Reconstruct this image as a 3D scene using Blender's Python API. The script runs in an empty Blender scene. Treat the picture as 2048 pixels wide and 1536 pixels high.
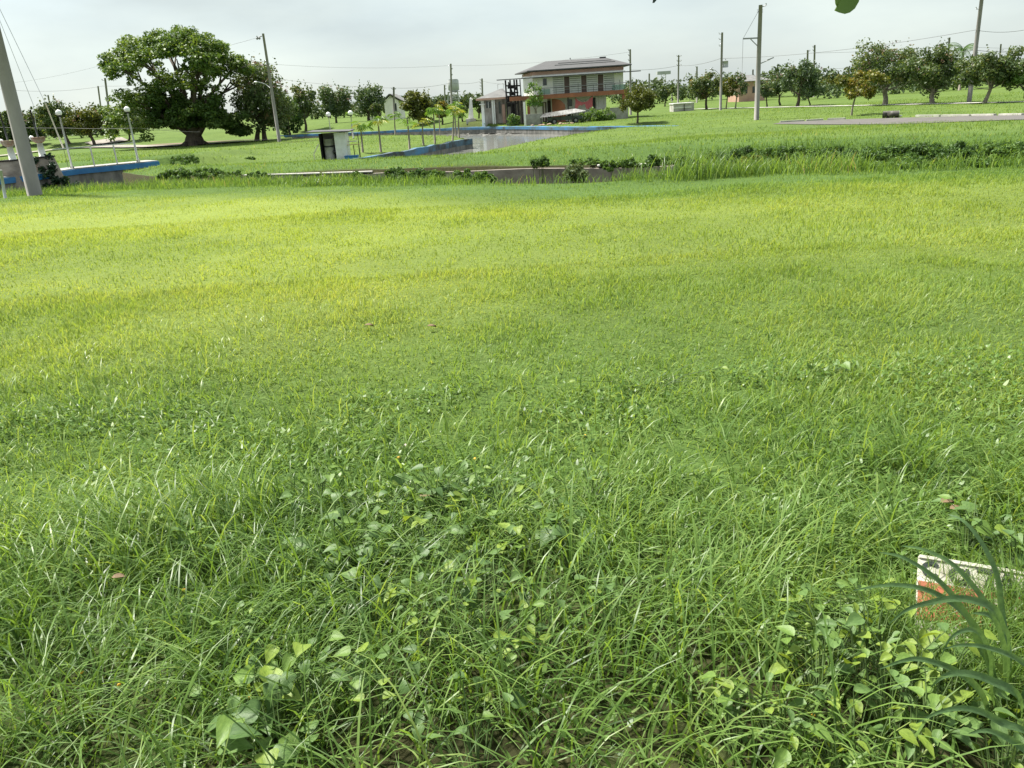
import bpy, math, random
import numpy as np
from mathutils import Vector, Matrix

S = bpy.context.scene
COL = S.collection
rnd = random.Random(7)
RG = np.random.default_rng(7)

# ------------------------------------------------------------------ camera
FPX, CX, CY = 1560.0, 1024.0, 768.0            # focal length in photograph pixels (2048 wide)
PITCH, ROLL, CAMZ = math.radians(19.95), math.radians(3.7), 1.6
fwd = np.array([0, math.cos(PITCH), -math.sin(PITCH)])
up0 = np.array([0, math.sin(PITCH), math.cos(PITCH)])
rt0 = np.array([1.0, 0, 0])
RT = rt0 * math.cos(ROLL) - up0 * math.sin(ROLL)
UP = up0 * math.cos(ROLL) + rt0 * math.sin(ROLL)
cam_data = bpy.data.cameras.new('camera')
cam_data.sensor_width = 36.0
cam_data.lens = 36.0 * FPX / 2048.0
cam_data.clip_start = 0.05
cam_data.clip_end = 6000
cam = bpy.data.objects.new('camera', cam_data)
COL.objects.link(cam)
cam.matrix_world = Matrix(((RT[0], UP[0], -fwd[0], 0), (RT[1], UP[1], -fwd[1], 0), (RT[2], UP[2], -fwd[2], CAMZ), (0, 0, 0, 1)))
S.camera = cam

# ------------------------------------------------------------------ sky and sun
SUN_EL, SUN_AZ = math.radians(60), math.radians(-52)     # azimuth from +Y, negative = to the left
world = bpy.data.worlds.new('World')
S.world = world
world.use_nodes = True
wn, wl = world.node_tree.nodes, world.node_tree.links
wn.clear()
w_out = wn.new('ShaderNodeOutputWorld')
w_bg = wn.new('ShaderNodeBackground')
w_sky = wn.new('ShaderNodeTexSky')
w_sky.sky_type = 'NISHITA'
w_sky.sun_disc = False
w_sky.sun_elevation = SUN_EL
w_sky.sun_rotation = SUN_AZ
w_sky.dust_density = 2.0
w_bg.inputs['Strength'].default_value = 0.1
w_tc = wn.new('ShaderNodeTexCoord')
w_map = wn.new('ShaderNodeMapping')
w_map.inputs['Scale'].default_value = (1.0, 1.0, 3.2)
w_n = wn.new('ShaderNodeTexNoise')
w_n.inputs['Scale'].default_value = 2.1
w_n.inputs['Detail'].default_value = 7
w_n.inputs['Roughness'].default_value = 0.55
w_r = wn.new('ShaderNodeValToRGB')
w_r.color_ramp.elements[0].position = 0.32
w_r.color_ramp.elements[0].color = (0.66, 0.66, 0.66, 1)
w_r.color_ramp.elements[1].position = 0.62
w_r.color_ramp.elements[1].color = (0.97, 0.97, 0.97, 1)
w_n2 = wn.new('ShaderNodeTexNoise')
w_n2.inputs['Scale'].default_value = 3.1
w_n2.inputs['Detail'].default_value = 6
w_r2 = wn.new('ShaderNodeValToRGB')
w_r2.color_ramp.elements[0].position = 0.35
w_r2.color_ramp.elements[0].color = (3.0, 3.42, 3.45, 1)
w_r2.color_ramp.elements[1].position = 0.66
w_r2.color_ramp.elements[1].color = (3.95, 4.4, 4.2, 1)
w_mix = wn.new('ShaderNodeMix')
w_mix.data_type = 'RGBA'
wl.new(w_tc.outputs['Generated'], w_map.inputs['Vector'])
wl.new(w_map.outputs[0], w_n.inputs['Vector'])
wl.new(w_map.outputs[0], w_n2.inputs['Vector'])
wl.new(w_n.outputs['Fac'], w_r.inputs[0])
wl.new(w_n2.outputs['Fac'], w_r2.inputs[0])
wl.new(w_r.outputs[0], w_mix.inputs['Factor'])
wl.new(w_sky.outputs[0], w_mix.inputs['A'])
wl.new(w_r2.outputs[0], w_mix.inputs['B'])
wl.new(w_mix.outputs['Result'], w_bg.inputs['Color'])
wl.new(w_bg.outputs[0], w_out.inputs['Surface'])

sun_data = bpy.data.lights.new('sun', 'SUN')
sun_data.energy = 5.0
sun_data.angle = math.radians(5.0)
sun_data.color = (1.0, 0.96, 0.88)
sun = bpy.data.objects.new('sun', sun_data)
COL.objects.link(sun)
sd = Vector((math.sin(SUN_AZ) * math.cos(SUN_EL), math.cos(SUN_AZ) * math.cos(SUN_EL), math.sin(SUN_EL)))
sun.rotation_euler = sd.to_track_quat('Z', 'Y').to_euler()
S.view_settings.view_transform = 'Standard'
S.view_settings.look = 'None'
S.view_settings.gamma = 1
S.view_settings.exposure = 1.12
S.cycles.max_bounces = 6
S.cycles.diffuse_bounces = 3
S.cycles.glossy_bounces = 2
S.cycles.transmission_bounces = 4
S.cycles.transparent_max_bounces = 6
S.cycles.caustics_reflective = False
S.cycles.caustics_refractive = False
S.cycles.use_denoising = True

# ------------------------------------------------------------------ pixel geometry helpers
def ray(px, py):
    d = fwd * FPX + RT * (px - CX) - UP * (py - CY)
    return d / d[1]
def at(px, py, Y):
    """point seen at photograph pixel (px,py) that stands Y metres ahead"""
    return np.array([0, 0, CAMZ]) + ray(px, py) * Y
def atz(px, py, z):
    d = ray(px, py)
    return np.array([0, 0, CAMZ]) + d * ((z - CAMZ) / d[2])
def ppm(P):
    return FPX / float((np.asarray(P, float) - [0, 0, CAMZ]) @ fwd)

def sstep(a, b, v):
    t = np.clip((np.asarray(v, float) - a) / (b - a), 0, 1)
    return t * t * (3 - 2 * t)

_tab = np.random.default_rng(3).random((64, 64))
def vnoise(x, y, s, seed=0):
    x = np.asarray(x, float) / s + seed * 17.3; y = np.asarray(y, float) / s + seed * 5.7
    xi = np.floor(x).astype(int); yi = np.floor(y).astype(int)
    fx = x - xi; fy = y - yi
    fx = fx * fx * (3 - 2 * fx); fy = fy * fy * (3 - 2 * fy)
    a = _tab[xi % 64, yi % 64]; b = _tab[(xi + 1) % 64, yi % 64]
    c = _tab[xi % 64, (yi + 1) % 64]; d = _tab[(xi + 1) % 64, (yi + 1) % 64]
    return (a * (1 - fx) + b * fx) * (1 - fy) + (c * (1 - fx) + d * fx) * fy
def fnoise(x, y, s, seed=0):
    return 0.55 * vnoise(x, y, s, seed) + 0.3 * vnoise(x, y, s * .43, seed + 1) + 0.15 * vnoise(x, y, s * .19, seed + 2)

# ------------------------------------------------------------------ terrain
NLX = [-60, -30, -17.5, -12.3, -5.7, 0, 2.4, 5.9, 10.8, 20, 60]
NLY = [46, 33, 28.6, 29.0, 25.4, 20.7, 19.3, 18.5, 16.4, 12.5, 2]
FLX = [-60, -30, -19.3, -18.3, -15, -9.5, -4.5, -.3, 4.3, 8.7, 16, 60]
FLY = [60, 43.6, 48.2, 39.5, 35, 31.3, 29.2, 27.5, 25.0, 22.8, 19.2, 9]
def ynear(x): return np.interp(x, NLX, NLY)
def yfar(x): return np.interp(x, FLX, FLY)

far_wall_px = [(1362, 253), (1250, 254), (1150, 255), (1050, 254), (1000, 254), (900, 257), (800, 261), (700, 266), (620, 269), (560, 272)]
FAR_WALL = [tuple(atz(a, b, -1.28)[:2]) for a, b in far_wall_px]
PEN_FRONT = [(-11.5, 47.0)] + [tuple(atz(a, b, -1.28)[:2]) for a, b in [(745, 315), (820, 302), (870, 292), (905, 285.5), (925, 282)]]
PEN_FRONT += [(-2.15, 67.2), (-2.3, 69.0)]
PEN_BACK = [tuple(atz(a, b, -1.3)[:2]) for a, b in [(918, 275.5), (895, 272), (850, 271), (750, 272), (650, 276), (590, 277)]]
BANK = [tuple(atz(a, b, -1.80)[:2]) for a, b in [(925, 311), (1000, 297), (1060, 284), (1100, 277), (1150, 270), (1200, 265), (1290, 258.5), (1345, 255.5)]]
BANK = [(-12.5, 44.5), (-6.5, 49.0)] + BANK
POND = FAR_WALL + PEN_BACK[::-1] + PEN_FRONT[::-1] + BANK
def segdist(x, y, pts):
    d = np.full(np.shape(x), 1e9)
    for (ax, ay), (bx, by) in zip(pts[:-1], pts[1:]):
        vx, vy = bx - ax, by - ay
        t = np.clip(((x - ax) * vx + (y - ay) * vy) / (vx * vx + vy * vy + 1e-9), 0, 1)
        d = np.minimum(d, np.hypot(x - ax - t * vx, y - ay - t * vy))
    return d
def inpoly(x, y, pts):
    c = np.zeros(np.shape(x), bool)
    n = len(pts)
    for i in range(n):
        (ax, ay), (bx, by) = pts[i], pts[(i + 1) % n]
        hit = ((ay > y) != (by > y)) & (x < (bx - ax) * (y - ay) / (by - ay + 1e-12) + ax)
        c ^= hit
    return c
def H(x, y):
    x = np.asarray(x, float); y = np.asarray(y, float)
    x, y = np.broadcast_arrays(x, y)
    yn, yf = ynear(x), yfar(x)
    rough = (fnoise(x, y, 2.6, 4) - .5) * .10 * sstep(0, 3, y) + (vnoise(x, y, 9, 9) - .5) * .10
    field = -0.0172 * np.maximum(y, 0) + rough
    z = field
    t = sstep(-.9 * np.exp(-((x - 1.5) / 3.5) ** 2), 1.5, y - yn)
    z = z * (1 - t) + (-1.55) * t
    lip = -0.5 - .08 * (vnoise(x, y * 0, 6, 2) - .5)
    bank = lip + (0.19 + .18 * sstep(-3, 8, x)) * sstep(0.1, 2.6, y - yf - (vnoise(x, y * 0, 1.7, 5)) * .8) + rough * .7
    down = sstep(yf + 1.8, np.maximum(46 + 10 * sstep(2, 12, x), yf + 17) + 14 * sstep(-13, -20, x), y)
    lawn = bank * (1 - down) + (-1.2 + (vnoise(x, y, 14, 6) - .5) * .12) * down
    # embankment beyond the pond, on the left
    y1 = np.where(x < -27, 121, 98 - .82 * x)
    lawn = lawn + 0.95 * sstep(1.5, 12, y - y1) * sstep(3, -6, x)
    # mound under the single storey annexe
    lawn = lawn + 0.75 * np.exp(-((x + 1.5) / 5.5) ** 2 - ((y - 104) / 5.0) ** 2)
    z = np.where(y > yf + .02, lawn, z)
    near = (y > 40) & (y < 140)
    if np.any(near):
        dB = segdist(x, y, BANK); dP = segdist(x, y, PEN_BACK); dW = np.minimum(segdist(x, y, FAR_WALL), segdist(x, y, PEN_FRONT))
        ins = inpoly(x, y, POND) & near
        bk = np.minimum(dB, dP)
        out = np.minimum(z, np.where(dB < 9, -1.78 + .09 * dB, 9))
        inn = np.where(bk < dW, -1.78 - .35 * bk, -1.3 - 1.4 * np.clip(dW / .4, 0, 1))
        inn = np.maximum(inn, -2.9)
        z = np.where(ins, inn, np.where(near & (dB < 9), out, z))
    return z
def hz(x, y): return float(H(np.array([x]), np.array([y]))[0])
def G(px, py, y0=1.0):
    """ground point under a photograph pixel"""
    d = ray(px, py)
    Y = np.concatenate([np.arange(y0, 60, .05), np.arange(60, 400, .25)])
    P = np.array([0, 0, CAMZ])[None] + d[None] * Y[:, None]
    b = P[:, 2] - H(P[:, 0], P[:, 1])
    k = np.argmax(b < 0)
    if b[k] >= 0: k = len(Y) - 1
    return P[k]

# ------------------------------------------------------------------ materials
MATS = {}
def newmat(name):
    m = bpy.data.materials.new(name)
    m.use_nodes = True
    MATS[name] = m
    return m, m.node_tree.nodes, m.node_tree.links, m.node_tree.nodes['Principled BSDF']
def ramp(nodes, stops):
    r = nodes.new('ShaderNodeValToRGB')
    e = r.color_ramp.elements
    while len(e) < len(stops): e.new(0.5)
    for i, (p, c) in enumerate(stops):
        e[i].position = p; e[i].color = (*c, 1)
    return r
def plain(name, c1, c2=None, scale=3.0, rough=.7, metal=0.0, bump=0.0, detail=8, stretch=(1, 1, 1), lo=.35, hi=.65):
    m, n, l, b = newmat(name)
    c2 = c2 or tuple(v * .8 for v in c1)
    tc = n.new('ShaderNodeTexCoord'); mp = n.new('ShaderNodeMapping'); nz = n.new('ShaderNodeTexNoise')
    mp.inputs['Scale'].default_value = stretch
    nz.inputs['Scale'].default_value = scale; nz.inputs['Detail'].default_value = detail; nz.inputs['Roughness'].default_value = .62
    r = ramp(n, [(lo, c1), (hi, c2)])
    l.new(tc.outputs['Object'], mp.inputs[0]); l.new(mp.outputs[0], nz.inputs['Vector'])
    l.new(nz.outputs['Fac'], r.inputs[0]); l.new(r.outputs[0], b.inputs['Base Color'])
    b.inputs['Roughness'].default_value = rough; b.inputs['Metallic'].default_value = metal
    if bump:
        bp = n.new('ShaderNodeBump'); bp.inputs['Strength'].default_value = bump; bp.inputs['Distance'].default_value = .02
        l.new(nz.outputs['Fac'], bp.inputs['Height']); l.new(bp.outputs[0], b.inputs['Normal'])
    return m
plain('concrete', (.36, .35, .32), (.23, .22, .20), 2.2, .85, bump=.3)
plain('pole_concrete', (.27, .255, .235), (.19, .18, .165), 1.6, .85, bump=.2, stretch=(1, 1, .35))
plain('dark_concrete', (.25, .24, .22), (.10, .10, .09), 2.4, .9, bump=.4, stretch=(1, 1, .5))
plain('canal_wall', (.34, .30, .26), (.17, .14, .12), 1.3, .9, bump=.3, stretch=(1, 1, 2))
plain('kerb', (.55, .53, .48), (.32, .31, .28), 1.1, .85)
plain('asphalt', (.115, .105, .095), (.085, .078, .072), 1.2, .95, bump=.2)
plain('dirt', (.20, .14, .09), (.11, .08, .055), 1.5, .95, bump=.5)
plain('gravel_path', (.30, .27, .23), (.19, .17, .145), .9, .95)
plain('white_wall', (.86, .84, .79), (.76, .74, .68), .9, .7)
plain('white_paint', (.78, .78, .74), (.62, .61, .57), 2.5, .5)
plain('smudged_wall', (.52, .48, .42), (.16, .13, .11), .8, .85, stretch=(1, 1, .4))
plain('siding', (.62, .63, .60), (.52, .53, .50), 1.2, .5)
plain('orange_paint', (.33, .12, .05), (.21, .08, .04), 1.1, .6)
plain('peach_trim', (.52, .33, .25), (.42, .25, .19), 1.0, .7)
plain('brown_door', (.105, .062, .05), (.075, .045, .037), 3, .55)
plain('dark_wood', (.05, .035, .03), (.025, .02, .018), 3, .8)
plain('charred', (.035, .03, .03), (.015, .013, .013), 4, .95, bump=.5)  # also paints the shade inside openings that are not burnt
plain('dark_glass', (.05, .055, .06), (.04, .045, .05), 2, .12)
plain('roof_grey', (.085, .085, .088), (.055, .055, .057), 1.4, .85, stretch=(1, 5, 1))
plain('roof_light', (.17, .17, .165), (.11, .11, .11), 1.2, .85)
plain('sheet_metal', (.22, .225, .225), (.11, .105, .10), 1.0, .4, metal=.3, stretch=(4, 1, 1))
plain('steel', (.30, .31, .31), (.2, .2, .2), 5, .45, metal=.6)
plain('galvanised', (.50, .52, .52), (.38, .39, .39), 4, .45, metal=.3)
plain('black_iron', (.03, .03, .03), (.018, .018, .018), 6, .5)
plain('wire', (.10, .10, .10), (.08, .08, .08), 2, .6)
plain('tank_grey', (.42, .43, .43), (.33, .34, .34), .6, .6)
plain('bark', (.11, .085, .06), (.055, .042, .032), 5, .9, bump=.7, stretch=(1, 1, .3))
plain('pale_bark', (.27, .24, .19), (.16, .14, .11), 6, .9, bump=.4, stretch=(1, 1, .4))
plain('stem', (.08, .13, .03), (.05, .09, .02), 8, .6)
plain('pink_cloth', (.50, .14, .13), (.36, .09, .10), 1.2, .9)
plain('rubble', (.42, .27, .17), (.26, .22, .17), .9, .95, bump=.5)
plain('capital_paint', (.45, .22, .16), (.55, .50, .44), 5, .8)
plain('vehicle_green', (.05, .075, .06), (.03, .04, .035), 2, .45)
plain('tyre', (.02, .02, .02), (.03, .03, .03), 5, .9)
plain('plank_yellow', (.60, .47, .20), (.45, .34, .14), 3, .7)
plain('plank_white', (.70, .66, .55), (.55, .5, .4), 3, .7)
plain('blue_clean', (.022, .13, .33), (.03, .19, .42), 2.2, .5)
plain('barrel_paint', (.075, .07, .055), (.035, .03, .025), 4, .6)
plain('board_white', (.62, .60, .53), (.34, .32, .25), 6, .45)
plain('board_orange', (.42, .13, .07), (.25, .09, .05), 7, .5)
plain('board_black', (.02, .025, .025), (.03, .035, .03), 7, .4)
plain('dry_leaf', (.20, .13, .07), (.10, .065, .035), 20, .8)
plain('flower_yellow', (.75, .42, .04), (.6, .3, .03), 20, .7)
plain('flower_pale', (.65, .58, .48), (.5, .42, .33), 20, .8)
# opal globe
m, n, l, b = newmat('globe_glass')
b.inputs['Base Color'].default_value = (.82, .82, .80, 1); b.inputs['Roughness'].default_value = .25
# worn blue paint over dark wet concrete, split by height
m, n, l, b = newmat('blue_worn')
tc = n.new('ShaderNodeTexCoord'); nz = n.new('ShaderNodeTexNoise'); nz.inputs['Scale'].default_value = 1.4; nz.inputs['Detail'].default_value = 9; nz.inputs['Roughness'].default_value = .7
nz2 = n.new('ShaderNodeTexNoise'); nz2.inputs['Scale'].default_value = .5; nz2.inputs['Detail'].default_value = 4
r1 = ramp(n, [(.38, (.03, .035, .035)), (.48, (.06, .12, .17)), (.60, (.045, .17, .33))])
mul = n.new('ShaderNodeMath'); mul.operation = 'MULTIPLY_ADD'; mul.inputs[1].default_value = .55; mul.inputs[2].default_value = .0
add = n.new('ShaderNodeMath'); add.operation = 'MULTIPLY_ADD'; add.inputs[1].default_value = .5
l.new(tc.outputs['Object'], nz.inputs['Vector']); l.new(tc.outputs['Object'], nz2.inputs['Vector'])
l.new(nz.outputs['Fac'], mul.inputs[0]); l.new(nz2.outputs['Fac'], add.inputs[0]); l.new(mul.outputs[0], add.inputs[2])
l.new(add.outputs[0], r1.inputs[0]); l.new(r1.outputs[0], b.inputs['Base Color']); b.inputs['Roughness'].default_value = .75
mm = m.copy(); mm.name = 'blue_mossy'; MATS['blue_mossy'] = mm
for nd in mm.node_tree.nodes:
    if nd.type == 'VALTORGB':
        for el, ps in zip(nd.color_ramp.elements, (.46, .55, .66)): el.position = ps
# pond water
m, n, l, b = newmat('water')
tc = n.new('ShaderNodeTexCoord'); nz = n.new('ShaderNodeTexNoise'); nz.inputs['Scale'].default_value = 3.0; nz.inputs['Detail'].default_value = 4
bp = n.new('ShaderNodeBump'); bp.inputs['Strength'].default_value = .07; bp.inputs['Distance'].default_value = .1
l.new(tc.outputs['Object'], nz.inputs['Vector']); l.new(nz.outputs['Fac'], bp.inputs['Height']); l.new(bp.outputs[0], b.inputs['Normal'])
b.inputs['Base Color'].default_value = (.20, .20, .18, 1); b.inputs['Roughness'].default_value = .10; b.inputs['IOR'].default_value = 1.33

def leafmat(name, stops, trans=.35, rough=.45, spec=.4, yel=None, vein=0):
    """leaf material: colour from the per-leaf 'tint' attribute, some light passes through"""
    m, n, l, b = newmat(name)
    a = n.new('ShaderNodeAttribute'); a.attribute_name = 'tint'
    r = ramp(n, stops)
    l.new(a.outputs['Fac'], r.inputs[0])
    col = r.outputs[0]
    if yel:
        a2 = n.new('ShaderNodeAttribute'); a2.attribute_name = 'yel'
        r2 = ramp(n, yel); l.new(a.outputs['Fac'], r2.inputs[0])
        mx = n.new('ShaderNodeMix'); mx.data_type = 'RGBA'
        l.new(a2.outputs['Fac'], mx.inputs['Factor']); l.new(col, mx.inputs['A']); l.new(r2.outputs[0], mx.inputs['B'])
        col = mx.outputs['Result']
    if vein:
        tcv = n.new('ShaderNodeTexCoord'); nv = n.new('ShaderNodeTexNoise'); nv.inputs['Scale'].default_value = vein; nv.inputs['Detail'].default_value = 5; nv.inputs['Roughness'].default_value = .7
        mpv = n.new('ShaderNodeMapping'); mpv.inputs['Scale'].default_value = (.5, 1.6, 1)
        rv = ramp(n, [(.3, (.55, .6, .6)), (.5, (1, 1, 1)), (.72, (1.35, 1.25, 1.3))])
        mv = n.new('ShaderNodeMix'); mv.data_type = 'RGBA'; mv.blend_type = 'MULTIPLY'; mv.inputs['Factor'].default_value = 1
        l.new(tcv.outputs['Object'], mpv.inputs[0]); l.new(mpv.outputs[0], nv.inputs['Vector']); l.new(nv.outputs['Fac'], rv.inputs[0]); l.new(col, mv.inputs['A']); l.new(rv.outputs[0], mv.inputs['B'])
        col = mv.outputs['Result']
        bv = n.new('ShaderNodeBump'); bv.inputs['Strength'].default_value = .35; bv.inputs['Distance'].default_value = .004
        l.new(nv.outputs['Fac'], bv.inputs['Height']); l.new(bv.outputs[0], b.inputs['Normal'])
    l.new(col, b.inputs['Base Color'])
    b.inputs['Roughness'].default_value = rough; b.inputs['Specular IOR Level'].default_value = spec
    t = n.new('ShaderNodeBsdfTranslucent'); ms = n.new('ShaderNodeMixShader'); ms.inputs[0].default_value = trans
    hs = n.new('ShaderNodeMix'); hs.data_type = 'RGBA'; hs.blend_type = 'MULTIPLY'; hs.inputs['Factor'].default_value = 1
    hs.inputs['B'].default_value = (1.25, 1.15, .55, 1)
    l.new(col, hs.inputs['A']); l.new(hs.outputs['Result'], t.inputs['Color'])
    l.new(b.outputs[0], ms.inputs[1]); l.new(t.outputs[0], ms.inputs[2])
    l.new(ms.outputs[0], n['Material Output'].inputs['Surface'])
    return m
GREEN = [(0, (.06, .125, .028)), (.45, (.12, .215, .046)), (.8, (.185, .30, .072)), (.965, (.24, .33, .088)), (.99, (.34, .29, .15))]
YELLOW = [(0, (.215, .29, .06)), (.5, (.29, .375, .078)), (.9, (.345, .42, .092)), (1, (.42, .41, .16))]
leafmat('grass', GREEN, .48, .40, .36, YELLOW)
leafmat('turf', GREEN, .46, .6, .18, YELLOW)
leafmat('big_blade', [(0, (.09, .17, .065)), (.6, (.125, .22, .085)), (1, (.17, .28, .07))], .42, .42, .45, vein=45)
leafmat('weed_leaf', [(0, (.08, .15, .048)), (.6, (.125, .215, .06)), (.9, (.165, .27, .05)), (1, (.22, .30, .045))], .36, .45, .35, vein=6)
leafmat('rain_tree', [(0, (.045, .09, .022)), (.5, (.09, .16, .035)), (1, (.18, .245, .05))], .36, .5, .3)
leafmat('banaba', [(0, (.05, .085, .03)), (.5, (.095, .145, .045)), (.85, (.165, .195, .065)), (1, (.24, .175, .10))], .34, .45, .35)
leafmat('banaba_bluish', [(0, (.055, .09, .045)), (.5, (.09, .145, .06)), (.9, (.14, .195, .08)), (1, (.2, .18, .10))], .34, .45, .35)
leafmat('yellowing', [(0, (.07, .09, .015)), (.5, (.15, .17, .025)), (.85, (.24, .19, .03)), (1, (.30, .20, .06))], .3, .5, .3)
leafmat('papaya', [(0, (.08, .17, .03)), (.6, (.15, .27, .04)), (1, (.33, .34, .05))], .35, .45, .35)
leafmat('shrub', [(0, (.04, .085, .02)), (.5, (.085, .165, .035)), (1, (.16, .255, .05))], .35, .55, .25)
leafmat('ivy', [(0, (.012, .035, .018)), (.6, (.025, .06, .028)), (1, (.05, .09, .03))], .15, .4, .4)
leafmat('petal', [(0, (.20, .12, .13)), (1, (.34, .22, .24))], .3, .7, .2)
leafmat('far_leaf', [(0, (.05, .08, .035)), (.5, (.085, .13, .05)), (1, (.14, .16, .06))], .2, .6, .2)
# the lawn sheet: soil under the long grass near by, mown turf further off
m, n, l, b = newmat('lawn')
tc = n.new('ShaderNodeTexCoord')
a1 = n.new('ShaderNodeAttribute'); a1.attribute_name = 'yel'
a2 = n.new('ShaderNodeAttribute'); a2.attribute_name = 'soil'
nz = n.new('ShaderNodeTexNoise'); nz.inputs['Scale'].default_value = 9; nz.inputs['Detail'].default_value = 10; nz.inputs['Roughness'].default_value = .75
nb = n.new('ShaderNodeTexNoise'); nb.inputs['Scale'].default_value = .35; nb.inputs['Detail'].default_value = 8
g1 = ramp(n, [(.30, (.046, .082, .018)), (.55, (.078, .13, .03)), (.72, (.105, .158, .038))])
g2 = ramp(n, [(.30, (.14, .18, .036)), (.55, (.195, .24, .05)), (.75, (.24, .275, .062))])
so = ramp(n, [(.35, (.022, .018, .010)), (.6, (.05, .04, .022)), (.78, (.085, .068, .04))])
mx = n.new('ShaderNodeMix'); mx.data_type = 'RGBA'; mx2 = n.new('ShaderNodeMix'); mx2.data_type = 'RGBA'
nmix = n.new('ShaderNodeMath'); nmix.operation = 'MULTIPLY_ADD'; nmix.inputs[1].default_value = .55
nm2 = n.new('ShaderNodeMath'); nm2.operation = 'MULTIPLY'; nm2.inputs[1].default_value = .45
for q in (nz, nb): l.new(tc.outputs['Object'], q.inputs['Vector'])
l.new(nb.outputs['Fac'], nm2.inputs[0]); l.new(nz.outputs['Fac'], nmix.inputs[0]); l.new(nm2.outputs[0], nmix.inputs[2])
for q in (g1, g2): l.new(nmix.outputs[0], q.inputs[0])
l.new(nz.outputs['Fac'], so.inputs[0])
l.new(a1.outputs['Fac'], mx.inputs['Factor']); l.new(g1.outputs[0], mx.inputs['A']); l.new(g2.outputs[0], mx.inputs['B'])
nf = n.new('ShaderNodeTexNoise'); nf.inputs['Scale'].default_value = 38; nf.inputs['Detail'].default_value = 7; nf.inputs['Roughness'].default_value = .8
rf = ramp(n, [(.33, (.42, .48, .45)), (.5, (.92, .95, .92)), (.68, (1.25, 1.2, 1.2))])
mf = n.new('ShaderNodeMix'); mf.data_type = 'RGBA'; mf.blend_type = 'MULTIPLY'; mf.inputs['Factor'].default_value = 1
l.new(tc.outputs['Object'], nf.inputs['Vector']); l.new(nf.outputs['Fac'], rf.inputs[0]); l.new(mx.outputs['Result'], mf.inputs['A']); l.new(rf.outputs[0], mf.inputs['B'])
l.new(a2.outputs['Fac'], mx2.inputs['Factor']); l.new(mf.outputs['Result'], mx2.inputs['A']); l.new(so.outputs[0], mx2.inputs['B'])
l.new(mx2.outputs['Result'], b.inputs['Base Color'])
b.inputs['Roughness'].default_value = .9; b.inputs['Specular IOR Level'].default_value = .1
bp = n.new('ShaderNodeBump'); bp.inputs['Strength'].default_value = .5; bp.inputs['Distance'].default_value = .06
l.new(nz.outputs['Fac'], bp.inputs['Height']); l.new(bp.outputs[0], b.inputs['Normal'])

# ------------------------------------------------------------------ object helpers
ROOT = {}
def tag(o, label=None, cat=None, group=None, kind=None):
    if label: o['label'] = label
    if cat: o['category'] = cat
    if group: o['group'] = group
    if kind: o['kind'] = kind
    return o
def thing(name, label, cat, loc, group=None):
    o = bpy.data.objects.new(name, None)
    o.empty_display_size = .2
    COL.objects.link(o)
    o.location = [float(v) for v in loc]
    ROOT[o.name] = np.array(loc, float)
    return tag(o, label, cat, group)
def link_mesh(name, me, mat, parent=None):
    if mat: me.materials.append(MATS[mat])
    o = bpy.data.objects.new(name, me)
    COL.objects.link(o)
    if parent is not None:
        o.parent = parent
        ROOT[o.name] = ROOT[parent.name]
    else:
        ROOT[o.name] = np.zeros(3)
    return o
def np_mesh(name, V, faces_tri=None, faces_quad=None, mat=None, parent=None, attrs=None, smooth=True):
    """mesh from arrays: fast enough for several hundred thousand blades"""
    V = np.asarray(V, np.float32)
    if parent is not None: V = V - ROOT[parent.name].astype(np.float32)
    nt = 0 if faces_tri is None else len(faces_tri)
    nq = 0 if faces_quad is None else len(faces_quad)
    me = bpy.data.meshes.new(name)
    me.vertices.add(len(V)); me.vertices.foreach_set('co', V.ravel())
    loops = []
    if nq: loops.append(np.asarray(faces_quad, np.int32).ravel())
    if nt: loops.append(np.asarray(faces_tri, np.int32).ravel())
    loops = np.concatenate(loops)
    me.loops.add(len(loops)); me.loops.foreach_set('vertex_index', loops)
    starts = np.concatenate([np.arange(nq) * 4, nq * 4 + np.arange(nt) * 3]).astype(np.int32)
    me.polygons.add(nq + nt); me.polygons.foreach_set('loop_start', starts)
    me.polygons.foreach_set('use_smooth', np.full(nq + nt, smooth))
    me.update(calc_edges=True)
    for k, v in (attrs or {}).items():
        a = me.attributes.new(k, 'FLOAT', 'POINT'); a.data.foreach_set('value', np.asarray(v, np.float32))
    return link_mesh(name, me, mat, parent)
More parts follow.
